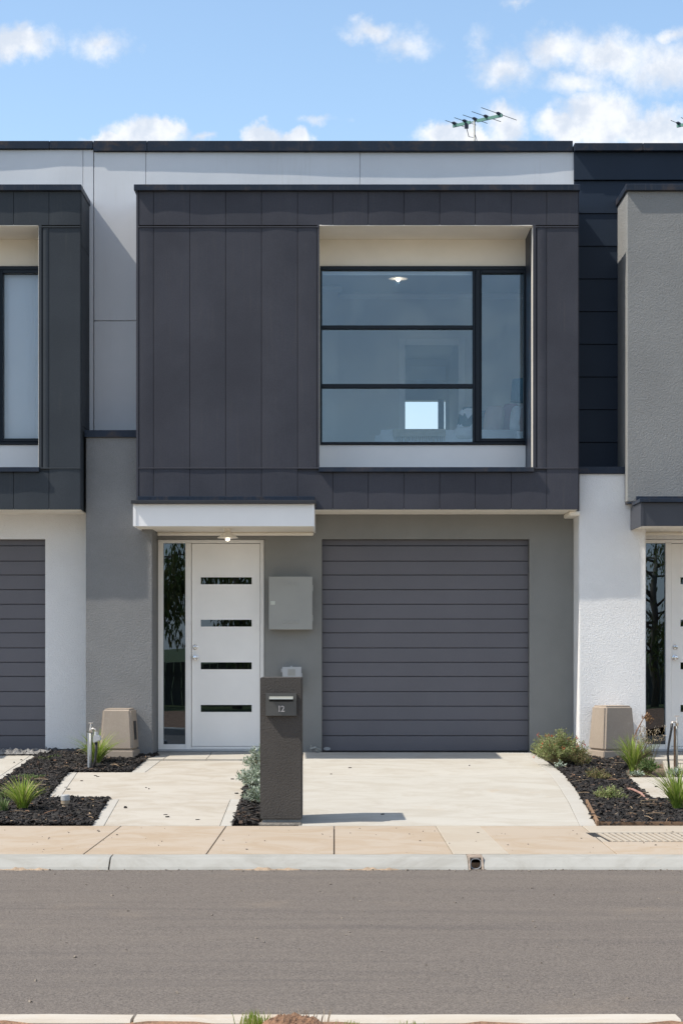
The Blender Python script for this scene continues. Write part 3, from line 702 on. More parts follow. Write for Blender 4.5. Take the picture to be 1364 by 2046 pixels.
    DL.box(dx0, sx0, y0_, y1_, dzb, dzt); DL.box(sx1, dx1, y0_, y1_, dzb, dzt)
    zz = [dzt]+[Z_(q, yd) for p_ in sl for q in p_]+[dzb]
    for i in range(0, len(zz), 2): DL.box(sx0, sx1, y0_, y1_, zz[i+1], zz[i])
    dl = DL.build('front_door', M['offwhite'], H)
    for a, b_ in sl:
        t = MB(); za, zb_ = Z_(b_, yd), Z_(a, yd); t.box(sx0, sx1, yd+.004, yd+.010, za, zb_); t.build('pane', M['glass_dark'], dl)
        t = MB(); t.box(sx0-.009, sx1+.009, y0_-.004, y0_+.002, zb_, zb_+.009); t.box(sx0-.009, sx1+.009, y0_-.004, y0_+.002, za-.009, za); t.box(sx0-.009, sx0, y0_-.004, y0_+.002, za, zb_); t.box(sx1, sx1+.009, y0_-.004, y0_+.002, za, zb_)
        t.build('pane_bead', M['offwhite'], dl)
    for k, (yy, pr_) in enumerate(((1293, [(.031, 0), (.031, .008), (.024, .012), (.019, .026), (.012, .028)]), (1314, [(.033, 0), (.033, .008), (.014, .014), (.014, .035), (.028, .045), (.030, .06), (.022, .07), (.005, .073)]))):
        t = MB(); t.lathe((Xb(390.7, yd), y0_, Z_(yy, yd)), pr_, 18, 'y'); t.build('deadlock' if k == 0 else 'door_knob', M['chrome'], dl, smooth=False)
    # threshold and tiled step
    t = MB(); t.box(fx0-.0, fx1+.0, yd-.07, yd-.041, Z_(1500, 0)-.01, fzb+.004); t.build('threshold', M['ltgrey'], H, bevel=.003)
    tx = [Xb(311, -.1), Xb(344, -.1), Xb(422, -.1), Xb(504, -.1), Xb(540, -.1)]
    for a, b_ in zip(tx, tx[1:]):
        t = MB(); t.box(a+.002, b_-.002, -.21, .008, -.06, -.012); t.build('step_tile', M['tile'], H, bevel=.002)
    tx = [-.78]+[0]
    t0 = [Xb(297, -.6), Xb(333, -.6), Xb(417, -.6), Xb(502, -.6)]
    for a, b_ in zip(t0, t0[1:]):
        t = MB(); t.hexa([(a+.002, -.95, -.12), (b_-.002, -.95, -.12), (b_-.002, -.212, -.12), (a+.002, -.212, -.12), (a+.002, -.95, -.035), (b_-.002, -.95, -.035), (b_-.002, -.212, -.025), (a+.002, -.212, -.025)]); t.build('step_slab', M['tile_pale'], H, bevel=.003)
    # dark closed hallway behind the door, closed garage
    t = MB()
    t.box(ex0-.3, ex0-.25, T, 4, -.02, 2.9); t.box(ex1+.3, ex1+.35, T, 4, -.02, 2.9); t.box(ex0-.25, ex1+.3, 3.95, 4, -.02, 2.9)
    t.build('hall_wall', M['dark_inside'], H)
    return H

M['tile_pale'] = paving('pale_step_tile', (.45, .42, .37), (.38, .34, .28), .5)
townhouse(0, dict(label='middle townhouse with charcoal boarded upper box, white door canopy and grey garage door', ground_wall=1, ground_mat='stucco_smooth', column_mat='stucco_grey',
    col_top=873, upper_mat='lightwall', upper='sheets', wave=[(189, .001), (240, .001), (300, .003), (430, .007), (560, .012), (700, .019), (850, .021), (1000, .016), (1080, .009), (1142, .000)],
    cap_top=283, cap_oh=.040, cap_joints=[X_(187.5, 0), X_(295, 0)+.0, X_(1143, 0)], box='boards', box_mat='charcoal', blind='up', canopy_mat='white'))
townhouse(-5.6, dict(label='left townhouse cut by the photo edge, slate boarded box above white rendered garage wall', ground_wall=1, ground_mat='stucco_white', column_mat='stucco_white',
    col_top=873, upper_mat='lightwall', upper='sheets', wave=[(-200, .008), (0, .012), (60, .008), (130, -.001), (187, .001)],
    cap_top=283, cap_oh=.037, cap_joints=[-8.45, -5.9, X_(100, 0), X_(187, 0)], drop=-.028, box='boards', box_mat='slate', blind='down', canopy_mat='white', dgx=-.035, dwx=.04, show_side=True, bx1=X_(162, BF)))
townhouse(5.6, dict(label='right townhouse with grey rendered upper box, navy weatherboards and dark canopy', ground_wall=1, ground_mat='stucco_white', column_mat='stucco_white',
    col_top=946, upper_mat='navy', upper='weatherboards', cap_top=290, cap_oh=.095, cap_joints=[X_(1144.5, 0), X_(1281, 0), 8.4], drop=.01, box='render', box_mat='stucco_mid', bx0=X_(1252, BF), box_bot=1002, bcap_top=366,
    blind='up', canopy_mat='paint_dark', kx0=X_(1279, -1.22), k_top=1004, k_bot=1051))

# ------------------------------------------------------------------ upstairs bedroom, seen through the window
def room():
    o = []
    Rm = thing('bedroom', None, None); Rm['kind'] = 'structure'
    zc, zf = 6.0, 3.23
    x0, x1, yb = -.35, 2.52, 3.4
    dx0, dx1, dz = X_(809, 3.4), X_(915, 3.4), Z_(690, 3.4)
    t = MB(); t.box(x0-.1, dx0, yb, yb+.1, zf, zc); t.box(dx1, x1, yb, yb+.1, zf, zc); t.box(dx0, dx1, yb, yb+.1, dz, zc); t.build('back_wall', M['room'], Rm)
    t = MB(); t.box(x0-.1, x0, .22, yb, zf, zc); t.build('side_wall', M['room'], Rm)
    t = MB(); t.box(x1, x1+.08, .22, yb, zf, zc); t.build('side_wall', M['room'], Rm)
    t = MB(); t.box(x0-.1, x1+.08, .221, 8.999, zc, zc+.08); t.build('ceiling', M['room'], Rm)
    t = MB(); t.box(x0, X_(676, 3.0), 2.9, yb, zf, zc); t.build('wall_nib', M['room'], Rm)
    t = MB()
    t.box(dx0-.09, dx0, yb-.02, yb-.001, zf, dz+.09); t.box(dx1, dx1+.09, yb-.02, yb-.001, zf, dz+.09); t.box(dx0, dx1, yb-.02, yb-.001, dz, dz+.09)
    t.build('architrave', M['white'], Rm, bevel=.006)
    t = MB(); t.box(X_(676, 3.3)+.0, x1-.0, yb-.07, yb-.002, zc-.09, zc-.001); t.box(x0, X_(676, 2.9)+.06, 2.83, 2.899, zc-.09, zc-.001); t.build('cornice', M['white'], Rm, bevel=.03)
    # hall behind
    t = MB(); t.box(dx0-.35, dx0-.25, yb+.1, 8.999, zf, zc-.001); t.box(dx1+.22, dx1+.3, yb+.1, 8.999, zf, zc); t.build('hall_wall', M['room'], Rm)
    t = MB(); t.box(1.0, 1.78, 8.86, 8.9, Z_(758, 8.8), Z_(731, 8.8)); t.build('rolled_blind', M['blind'], Rm)
    t = MB(); t.box(X_(875, 8.9), X_(887, 8.9), 8.9, 8.99, 4.62, 5.31); t.box(1.0, 1.75, 8.9, 8.99, 4.60, 4.64); t.build('window_post', M['teal_deep'], Rm)
room()
bed = thing('bed', 'white double bed seen low through the upstairs window', 'bed', (1.3, 1.6, 3.23))
t = MB(); bx = [X_(745, 1.4), 2.35]; t.box(bx[0]+.02, bx[1], .95, 2.5, 3.30, Z_(864, 1.3)); t.build('duvet', M['bed_white'], bed, bevel=.07, seg=3, smooth=True)
t = MB(); t.box(bx[0]+.05, bx[1], 1.0, 2.45, 3.23, 3.33); t.build('bed_base', M['ltgrey'], bed)
t = MB(); t.box(2.42, 2.5, .95, 2.5, 3.23, 4.1); t.build('headboard', M['teal_deep'], bed, bevel=.02)
th = thing('throw_rug', 'beige fringed throw lying across the white bed', 'throw', (.9, .95, 3.9))
t = MB(); t.box(X_(785, .9), X_(889, .9), .925, 2.45, Z_(864, 1.3)-.001, Z_(860.5, .92)); t.box(X_(785, .9), X_(889, .9), .90, .925, Z_(872, .9), Z_(860.5, .92)); t.build('cloth', M['throw'], th, bevel=.006)
t = MB()
for k in range(26):
    x = X_(787, .9)+k*(X_(887, .9)-X_(787, .9))/25; t.tube([(x, .905, Z_(871, .9)), (x+random.uniform(-.012, .012), .89, Z_(882+random.uniform(-1.5, 1.5), .9))], [.007, .004], 5)
t.build('fringe', M['throw'], th, kind='stuff')
def pillow(name, label, px0, px1, py0, py1, Y, m, lean=.12, stripe=False):
    cx, cz = (X_(px0, Y)+X_(px1, Y))/2, (Z_(py0, Y)+Z_(py1, Y))/2
    a, b = (X_(px1, Y)-X_(px0, Y))/2, (Z_(py0, Y)-Z_(py1, Y))/2
    mb = MB(); n, k = 16, 9
    for sgn in (1,):
        vs = []
        for i in range(k):
            ph = -math.pi/2+math.pi*i/(k-1)
            for j in range(n*2):
                t_ = math.pi*j/n
                e = lambda q, p: math.copysign(abs(q)**p, q)
                vs.append((cx+a*e(math.cos(t_), .55)*math.cos(ph)**.6+lean*b*e(math.sin(t_), .55)*math.cos(ph)**.6, Y+.09*math.sin(ph), cz+b*e(math.sin(t_), .55)*math.cos(ph)**.6))
        fs = [(i*2*n+j, i*2*n+(j+1) % (2*n), (i+1)*2*n+(j+1) % (2*n), (i+1)*2*n+j) for i in range(k-1) for j in range(2*n)]
        mb.add(vs, fs)
    o = mb.build(name, m if not stripe else [M['bed_white'], M['teal_deep']], smooth=True, fixn=True)
    if stripe:
        for p in o.data.polygons:
            h = (p.center.z-(cz-b))/(2*b); p.material_index = 1 if .30 < h < .62 or h > .85 else 0
    return tag(o, label, 'cushion')
pillow('cushion', 'striped white and teal cushion left of the casement mullion', 914, 952, 812, 866, 1.5, None, stripe=True, lean=.2)
pillow('cushion', 'white rumpled pillow lying low at the bed corner behind the mullion', 906, 948, 854, 880, 1.0, M['bed_white'], lean=0)
pillow('cushion', 'teal cushion behind the large blush cushion', 950, 975, 820, 872, 1.75, M['teal_deep'], lean=.1)
pillow('cushion', 'large round blush pink cushion in the casement pane', 966, 1006, 810, 868, 1.45, M['blush'])
pillow('cushion', 'dusky mauve cushion between blush and white pillows', 996, 1032, 806, 868, 1.65, M['mauve'], lean=.25)
pillow('cushion', 'white pillow under the teal lamp shade', 1018, 1056, 810, 866, 1.4, M['bed_white'], lean=.1)
ns = thing('nightstand', 'white bedside table at the right edge of the casement pane', 'bedside table', (2.3, .7, 3.23))
t = MB(); t.box(X_(1030, .6), 2.45, .5, .85, Z_(866, .6)-.02, Z_(864, .6)); t.build('table_top', M['white'], ns, bevel=.004)
t = MB(); t.box(X_(1031, .6), 2.44, .505, .84, 3.3, Z_(867, .6)); t.build('cabinet', M['white'], ns, bevel=.004)
lp = thing('table_lamp', 'bedside lamp with teal drum shade, right of the pillows', 'lamp', (X_(1043, .65), .65, 3.93))
lx, lz0, lz1 = X_(1043, .65), Z_(803, .65), Z_(758, .65)
t = MB(); t.v = []; t.lathe((lx, .65, lz0), [(.148, 0), (.125, lz1-lz0)], 24); t.f = t.f[:-2]; t.mi = t.mi[:-2]; t.build('lamp_shade', M['teal'], lp, smooth=True)
t = MB(); t.lathe((lx, .65, Z_(864, .6)), [(.07, 0), (.07, .015), (.02, .03), (.05, .12), (.02, .22), (.012, .3)], 16); t.build('lamp_base', M['blush'], lp, smooth=True)
def pendant(loc, label, s=1.0, wide=.115, conical=True):
    P = thing('ceiling_light', label, 'light', loc); x, y, z = loc
    t = MB(); t.lathe((x, y, z-.025*s), [(.035*s, 0), (.04*s, .025*s)], 20); t.build('canopy_rose', M['cream'], P, smooth=False)
    t = MB(); t.lathe((x, y, z-.105*s), [(wide*s, 0), (wide*s, .004), (.025*s, .075*s), (.02*s, .08*s)] if conical else [(wide*s, .0), (wide*s, .006), (.05*s, .03*s), (.02*s, .08*s)], 28); t.build('lamp_shade', M['cream'], P)
    t = MB(); t.lathe((x, y, z-.14*s), [(.004, 0), (.018*s, .006*s), (.027*s, .022*s), (.018*s, .036*s)], 16); t.build('bulb', M['bulb'], P, smooth=True)
    return P
pendant((X_(455, -.62), -.62, Z_(1051.5, -1.22)+.011), 'small cream cone light with lit bulb under the white door canopy', 1.0, .117)
P2 = pendant((X_(795, 1.2), 1.2, Z_(540, 1.2)), 'flat disc ceiling light with lit bulb in the upstairs bedroom', 1.0, .115, False)
t = MB(); t.tube([(X_(795, 1.2), 1.2, Z_(540, 1.2)), (X_(795, 1.2), 1.2, 6.0)], .006, 6); t.build('cord', M['cream'], P2)
for (lx_, ly_, lz_, e) in ((X_(795, 1.2), 1.2, Z_(560, 1.2), .35),):
    L = bpy.data.lights.new('bulb_light', 'POINT'); L.energy = e; L.color = (1, .84, .66); L.shadow_soft_size = .03
    lo = bpy.data.objects.new('bulb_light', L); COL.objects.link(lo); lo.parent = P2; lo.location = Vector((lx_, ly_, lz_-.03))-P2.location

# ------------------------------------------------------------------ things on the front wall
mbx = thing('meter_box', 'large grey metal meter box on the wall right of the front door', 'meter box', (X_(580, -.1), -.1, Z_(1258, -.1)))
YM = -.17
t = MB(); rect(t, 538, 1153, 623, 1257, YM+.012, -YM-.013); t.build('box_body', M['meter'], mbx, bevel=.004)
t = MB(); rect(t, 537, 1152, 624, 1258, YM, .011); dr = t.build('box_door', M['meter'], mbx, bevel=.004)
for py in (1166, 1242.5):
    for px in (568, 580.5, 593): t = MB(); rect(t, px-3.4, py-3, px+3.4, py+3, YM-.006, .006); t.build('vent_dimple', M['meter'], dr, bevel=.001)
t = MB(); rect(t, 540.5, 1201, 549.5, 1208.5, YM-.004, .005); t.build('lock_plate', M['silver_slot'], dr, bevel=.001)
for py in (1175, 1235): t = MB(); t.tube([(X_(624.5, YM), YM+.006, Z_(py+6, YM)), (X_(624.5, YM), YM+.006, Z_(py-6, YM))], .005, 6); t.build('hinge', M['meter'], dr)
jb_ = thing('junction_box', 'small pale grey plastic service box behind the top of the letterbox pillar', 'service box', (X_(583, -.05), -.05, Z_(1375, 0)))
t = MB(); rect(t, 565, 1334, 600.5, 1378, -.10, .099); t.build('box_body', M['ltgrey'], jb_, bevel=.005)
t = MB(); rect(t, 564, 1332.5, 602, 1352, -.108, .007); rect(t, 564, 1352.01, 602, 1378, -.108, .007); t.build('lid', M['ltgrey'], jb_, bevel=.002)
t = MB(); rect(t, 575, 1337, 590, 1350, -.110, .003); t.build('label_plate', M['meter'], jb_)
t = MB(); rect(t, 561.5, 1336, 564, 1343, -.09, .02); rect(t, 580, 1330.5, 584, 1332.6, -.09, .02); rect(t, 601, 1345, 604, 1355, -.09, .02); t.build('clip', M['ltgrey'], jb_)
wp = thing('wall_pipe', 'short capped steel pipe at the foot of the wall left of the garage door', 'pipe', (X_(621, -.1), -.1, 0))
t = MB(); t.tube([(X_(621.5, -.1), -.1, -.01), (X_(621.5, -.1), -.1, Z_(1489, -.1))], .010, 8); t.tube([(X_(621.5, -.1), -.1, Z_(1497, -.1)), (X_(621.5, -.1), -.1, Z_(1493, -.1))], .02, 8); t.build('riser', M['galv'], wp, smooth=False)
t = MB(); t.tube([(X_(622, -.12), -.12, .03), (X_(630, -.14), -.14, .045), (X_(640, -.1), -.1, .012)], .017, 8); t.tube([(X_(632, -.2), -.2, .02), (X_(636, -.24), -.24, .01)], .022, 8); t.build('bent_pipe', M['galv'], wp)

# ------------------------------------------------------------------ letterbox pillar
YP = -5.40
M['footing'] = mat('rough_footing', (.22, .20, .175), .95, .25, 9, .3, 60, 1, 40, .02)
pb = thing('letterbox_pillar', 'dark rendered letterbox pillar numbered 12 beside the driveway', 'letterbox', (X_(561, YP), YP, gz(YP)))
x0, x1, zb, zt = X_(519.5, YP), X_(603, YP), Z_(1637, YP), Z_(1354, YP)
t = MB(); t.box(x0, x1, YP, YP+.42, zb, zt); t.build('pillar', M['stucco_dark'], pb, bevel=.006, seg=2)
t = MB(); t.hexa([(x0+.008, YP+.01, gz(YP)-.12), (x1-.004, YP+.012, gz(YP)-.12), (x1-.004, YP+.41, gz(YP)-.12), (x0+.008, YP+.41, gz(YP)-.12), (x0+.02, YP+.02, zb-.001), (x1-.008, YP+.02, zb-.001), (x1-.008, YP+.40, zb-.001), (x0+.02, YP+.40, zb-.001)]); t.build('footing', M['stucco_mid'], pb)
t = MB(); t.box(x0-.012, x1+.0, -5.482, YP+.2, -.5, gz(YP)+.012); t.build('footing_slab', M['footing'], pb, bevel=.01)
yl = YP-.035
ax0, ax1, az0, az1 = X_(531, yl), X_(592, yl), Z_(1430, yl), Z_(1385.5, yl)
s0, s1, sz0, sz1 = X_(538, yl), X_(585.5, yl), Z_(1402, yl), Z_(1392, yl)
t = MB(); t.box(ax0, ax1, yl, YP-.001, az0, sz0); t.box(ax0, ax1, yl, YP-.001, sz1, az1); t.box(ax0, s0, yl, YP-.001, sz0, sz1); t.box(s1, ax1, yl, YP-.001, sz0, sz1)
fp = t.build('letterbox_face', M['lb'], pb)
t = MB(); t.box(s0, s1, YP-.006, YP-.002, sz0, sz1); t.build('slot', M['black'], fp)
zf_ = Z_(1392, yl)
t = MB(); zt_ = Z_(1391.5, yl); zq = Z_(1397, yl-.03)
t.hexa([(s0, yl-.036, zq), (s1, yl-.036, zq), (s1, yl, zt_-.004), (s0, yl, zt_-.004), (s0, yl-.034, zq+.006), (s1, yl-.034, zq+.006), (s1, yl, zt_), (s0, yl, zt_)]); t.build('slot_flap', M['silver_slot'], fp)
def glyph(txt, size, loc, m, parent, name):
    cu = bpy.data.curves.new(name, 'FONT'); cu.body = txt; cu.size = size; cu.extrude = .002; cu.offset = .0008; cu.resolution_u = 3
    o = bpy.data.objects.new('tmp', cu); COL.objects.link(o); dg = bpy.context.evaluated_depsgraph_get()
    me = bpy.data.meshes.new_from_object(o.evaluated_get(dg)); COL.objects.unlink(o); bpy.data.objects.remove(o)
    me.materials.clear(); me.materials.append(m)
    n = bpy.data.objects.new(name, me); COL.objects.link(n); n.parent = parent; ORG[n.name] = ORG[parent.name]
    n.rotation_euler = (R(90), 0, 0); n.location = Vector(loc)-ORG[parent.name]; return n
glyph('1', .074, (X_(553.5, yl), yl-.002, Z_(1422, yl)), M['numeral'], fp, 'numeral')
glyph('2', .074, (X_(560.5, yl), yl-.002, Z_(1422, yl)), M['numeral'], fp, 'numeral')

# ------------------------------------------------------------------ utility pits, taps, pipe cap, edging, hose
def utility(name, label, px, py, w_, d_, h_, rot, slot):
    g = G(px, py); g.z -= .01
    U = thing(name, label, 'service box', tuple(g), 'tan plastic service boxes by the columns')
    def ring(z, k, r=.0):
        return [(-w_/2*k, -d_/2*k, z), (w_/2*k, -d_/2*k, z), (w_/2*k, d_/2*k, z), (-w_/2*k, d_/2*k, z)]
    def fr(z0, k0, z1, k1, m, name, bev):
        mb = MB(); a, b = ring(z0, k0), ring(z1, k1); mb.hexa([tuple(Vector(p)+g) for p in a+b]); return mb.build(name, m, U, bevel=bev, seg=3)
    fr(-.04, 1.03, .10, 1.0, M['tan'], 'base_skirt', .008)
    lid = fr(.101, .955, h_, .80, M['tan'], 'cover', .022)
    if slot:
        mb = MB(); kx = w_/2*.91+.002
        mb.hexa([tuple(Vector(p)+g) for p in [(w_/2*.90, -.05, h_*.38), (w_/2*.90+.010, -.05, h_*.38), (w_/2*.90+.010, .05, h_*.38), (w_/2*.90, .05, h_*.38), (w_/2*.83, -.05, h_*.75), (w_/2*.83+.012, -.05, h_*.75), (w_/2*.83+.012, .05, h_*.75), (w_/2*.83, .05, h_*.75)]]); mb.build('slot', M['black'], lid)
    U.rotation_euler.z = rot; return U
utility('utility_box', 'tan plastic service box standing before the grey column', 239, 1513.5, .40, .38, .565, R(-6), True)
ub = utility('utility_box', 'tan plastic service box turned askew before the white column', 1222, 1514, .43, .40, .60, R(20), False)
def tap(label, px, py, top, timer):
    g = G(px, py); T_ = thing('garden_tap', label, 'tap', tuple(g)); x, y, z = g
    zt = Z_(top, y)
    t = MB(); t.tube([(x, y, z-.05), (x, y, zt)], .013, 10); t.build('steel_post', M['galv'], T_, smooth=True)
    t = MB(); t.box(x-.032, x-.014, y-.004, y+.012, z-.05, zt-.005); t.build('stake', M['timber'] if not timer else M['ltgrey'], T_)
    t = MB(); s = -1 if not timer else 1
    t.lathe((x+.002, y, zt), [(.016, 0), (.018, .03), (.014, .05), (.009, .065), (.012, .075), (.005, .085), (.005, .105)], 12)
    t.tube([(x, y, zt+.03), (x+s*.03, y-.005, zt+.045), (x+s*.05, y-.01, zt+.035), (x+s*.056, y-.012, zt+.012)], .010, 8); tb = t.build('tap_body', M['chrome_tap'], T_, smooth=True)
    t = MB(); t.tube([(x-.022, y, zt+.103), (x+.026, y, zt+.103)], .006, 8); t.build('handle', M['chrome_tap'], tb)
    if timer:
        hx = x+s*.062
        t = MB(); t.lathe((hx, y-.012, zt-.03), [(.022, 0), (.022, .04)], 12); t.build('connector', M['ltgrey'], T_)
        t = MB(); t.prism([(hx-.03, y-.05, zt-.025), (hx+.045, y-.05, zt-.025), (hx+.045, y+.02, zt-.025), (hx-.03, y+.02, zt-.025)][::1], [(hx-.03, y-.05, zt-.11), (hx+.06, y-.05, zt-.075), (hx+.06, y+.02, zt-.075), (hx-.03, y+.02, zt-.11)]); t.build('timer', M['ltgrey'], T_, bevel=.008, seg=2)
        t = MB(); t.tube([(hx, y-.012, zt-.10), (hx, y-.012, zt-.18), (hx-.01, y-.02, zt-.28), (hx-.035, y-.03, z-.02)], [.017, .014, .013, .013], 10); t.build('hose', M['black'], T_, smooth=True)
    else:
        hx = x-.056
        t = MB(); t.tube([(hx, y-.012, zt+.02), (hx-.004, y-.012, zt-.04), (hx-.03, y-.015, zt-.18), (hx-.045, y-.02, zt-.30), (hx-.04, y-.03, (z+zt)/2-.12), (hx-.03, y-.035, z-.02)], [.016, .013, .012, .012, .012, .012], 10); t.build('hose', M['black'], T_, smooth=True)
M['chrome_tap'] = mat('tap_brass_chrome', (.62, .56, .50), .3, .1, 20, metallic=.7)
tap('garden tap on a steel post with grey timer and black hose, left bed', 181.5, 1539, 1464, True)
tap('garden tap on a steel post with black hose at the right photo edge', 1351, 1540, 1450, False)
g = G(131, 1619)
pc = thing('pipe_riser', 'short pvc pipe with pale grey cap in the black mulch', 'pipe', tuple(g))
t = MB(); t.lathe((g.x, g.y, g.z-.03), [(.035, 0), (.035, .065), (.028, .07), (.030, .085), (.038, .09), (.040, .12), (.038, .124)], 20); t.build('pipe', M['pvc'] if 'pvc' in M else mat('aged_pvc', (.36, .29, .21), .5, .1, 20), pc)
t = MB(); t.lathe((g.x, g.y, g.z+.092), [(.0415, 0), (.0415, .045), (.038, .05)], 20); t.build('cap', M['ltgrey'], pc)
ed = thing('timber_edging', 'brown timber garden edging round the right-hand mulch bed', 'edging', tuple(G(1192, 1650)))
a, b, c_ = G(1169, 1607), G(1191.5, 1651), G(1640, 1646)
def plank(p, q, th=.02, up=.045, dn=.06):
    d = (q-p); d.z = 0; n = Vector((-d.y, d.x, 0)).normalized()*th; z = Vector((0, 0, 1))
    mb = MB(); mb.hexa([p-z*dn, q-z*dn, q+n-z*dn, p+n-z*dn, p+z*up, q+z*up, q+n+z*up, p+n+z*up]); return mb
plank(a, b+Vector((0, .012, 0))).build('plank', M['timber'], ed); 
p0, p1 = Vector((b.x+.021, -5.478, gz(-5.478))), Vector((c_.x, -5.478, gz(-5.478))); plank(p0, p1, .022, .03).build('plank', M['timber'], ed)
t = MB(); q = G(1184, 1637); t.box(q.x-.035, q.x+.015, q.y-.008, q.y+.008, q.z+.046, q.z+.052); t.build('tie', M['black'], ed)
pts = [G(1252, 1580)+Vector((0, 0, .02)), G(1264, 1588)+Vector((0, 0, .05)), G(1280, 1596)+Vector((0, 0, .05)), G(1293, 1604)+Vector((0, 0, .02))]
t = MB(); t.tube(pts, .012, 8); tag(t.build('old_hose', M['hose_pink'], smooth=True), 'short length of faded pink hose poking from the mulch', 'hose')

# stormwater outlet set into the kerb
so = thing('stormwater_outlet', 'square steel stormwater outlet with round mouth set in the kerb', 'drain', (X_(950, -7.3), -7.34, -.47))
xm = (ox0+ox1)/2; hw = (ox1-ox0)/2-.004
t = MB(); yk = -7.335
t.hexa([(xm-hw, -7.345, -.474), (xm-hw+.014, -7.345, -.474), (xm-hw+.014, -7.10, -.474), (xm-hw, -7.10, -.474), (xm-hw, -7.27, -.386), (xm-hw+.014, -7.27, -.386), (xm-hw+.014, -7.10, -.386), (xm-hw, -7.10, -.386)])
t.hexa([(xm+hw-.014, -7.345, -.474), (xm+hw, -7.345, -.474), (xm+hw, -7.10, -.474), (xm+hw-.014, -7.10, -.474), (xm+hw-.014, -7.27, -.386), (xm+hw, -7.27, -.386), (xm+hw, -7.10, -.386), (xm+hw-.014, -7.10, -.386)])
t.box(xm-hw+.014, xm+hw-.014, -7.27, -7.08, -.396, -.385); t.build('surround', mat('rusty_galvanised', (.30, .24, .19), .6, .3, 25), so, bevel=.001)
t = MB(); t.box(xm-hw+.015, xm+hw-.015, -7.115, -7.11, -.474, -.397); t.build('pipe_back', M['black'], so)
t = MB()
rr = .037
for k in range(20):
    a0, a1 = 2*math.pi*k/20, 2*math.pi*(k+1)/20
    e = lambda q: math.copysign(abs(q)**.75, q)
    def P_(a, r, y): return (xm+r*e(math.cos(a)), y+.06*(r*e(math.sin(a))+.037)*0, -.434+r*e(math.sin(a))*.98)
    for (ya_, yb_) in ((-7.30, -7.22),):
        t.add([P_(a0, rr, ya_), P_(a1, rr, ya_), P_(a1, rr+.005, ya_), P_(a0, rr+.005, ya_), P_(a0, rr, yb_), P_(a1, rr, yb_)], [(0, 1, 2, 3), (1, 0, 4, 5)])
t.build('pipe_mouth', M['ltgrey'], so)
t = MB()
for k in range(26):
    x, y = xm+random.uniform(-.028, .03), random.uniform(-7.28, -7.2); s = random.uniform(.004, .011)
    mx = Matrix.Translation((x, y, -.47+random.uniform(0, .018))) @ Matrix.Rotation(random.uniform(0, 3), 4, Vector((random.random(), random.random(), 1)).normalized()); t.box(-s, s, -s*.6, s*.6, -s*.3, s*.3, mx)
t.build('leaf_litter', M['deadleaf'], so, kind='stuff')

# ------------------------------------------------------------------ aerials on the roof
def aerial(px, label):
    Y = 3.0; base = Vector((X_(px, Y), Y, 6.6)); A = thing('tv_antenna', label, 'antenna', tuple(base), 'roof aerials')
    ox = X_(px, Y)-X_(947, Y)
    def Q(a, b, dy=0): return Vector((X_(a, Y+dy)+ox, Y+dy, Z_(b, Y+dy)))
    t = MB(); t.tube([base, Q(947, 241)], .013, 8); t.build('mast', M['galv'], A, smooth=True)
    A0 = Q(905, 253); c0 = Q(947, 243)
    bd = Vector((.60, -.48, 0)).normalized(); L0 = -.37; L1 = .42
    cc = Q(950, 242)
    t = MB(); zz_ = Vector((0, 0, .012)); p, q = cc+bd*L0, cc+bd*L1; nn = Vector((.0, 0, .02))
    n2 = Vector((-bd.y, bd.x, 0))*.009
    for (a_, b_) in ((p, cc-bd*.09), (cc+bd*.02, q)): t.hexa([a_-n2-nn, b_-n2-nn, b_+n2-nn, a_+n2-nn, a_-n2+nn, b_-n2+nn, b_+n2+nn, a_+n2+nn])
    t.box(-.06, .06, -.006, .006, -.006, .006, Matrix.Translation(cc-bd*.04) @ Matrix.Rotation(math.atan2(bd.y, bd.x), 4, 'Z')); t.build('boom', M['green_boom'], A)
    ed_ = Vector((.57, .62, 0)).normalized()
    ps = [L0+.03, L0+.2, L0+.36, L0+.54, L0+.74]; ln = [.20, .23, .26, .31, .38]
    for s_, l_ in zip(ps, ln):
        c1 = cc+bd*s_+Vector((0, 0, .028))
        t = MB(); t.tube([c1-ed_*l_, c1+ed_*l_], .0045, 6); el = t.build('element', M['black'], A)
        t = MB(); t.tube([c1-ed_*.055, c1-ed_*.02+Vector((0, 0, .004)), c1+ed_*.055], [.012, .022, .016], 7); t.build('insulator', M['blue_black'], el)
    t = MB(); c1 = cc+bd*(L0+.22); t.box(-.025, .025, -.02, .02, -.07, .0, Matrix.Translation(c1)); t.build('balun', M['blue_black'], A)
    t = MB(); t.tube([c1+Vector((0, 0, -.06)), c1+Vector((.03, 0, -.18)), Q(946, 275), Q(945, 282)-Vector((0, 0, .1))], .005, 6); t.tube([Q(948, 268), Q(951, 276), Q(953, 286)], .004, 6); t.build('cable', M['black'], A)
    return A
aerial(947, 'tv aerial on its mast above the middle of the parapet')
aerial(1398, 'second tv aerial poking in at the right photo edge')

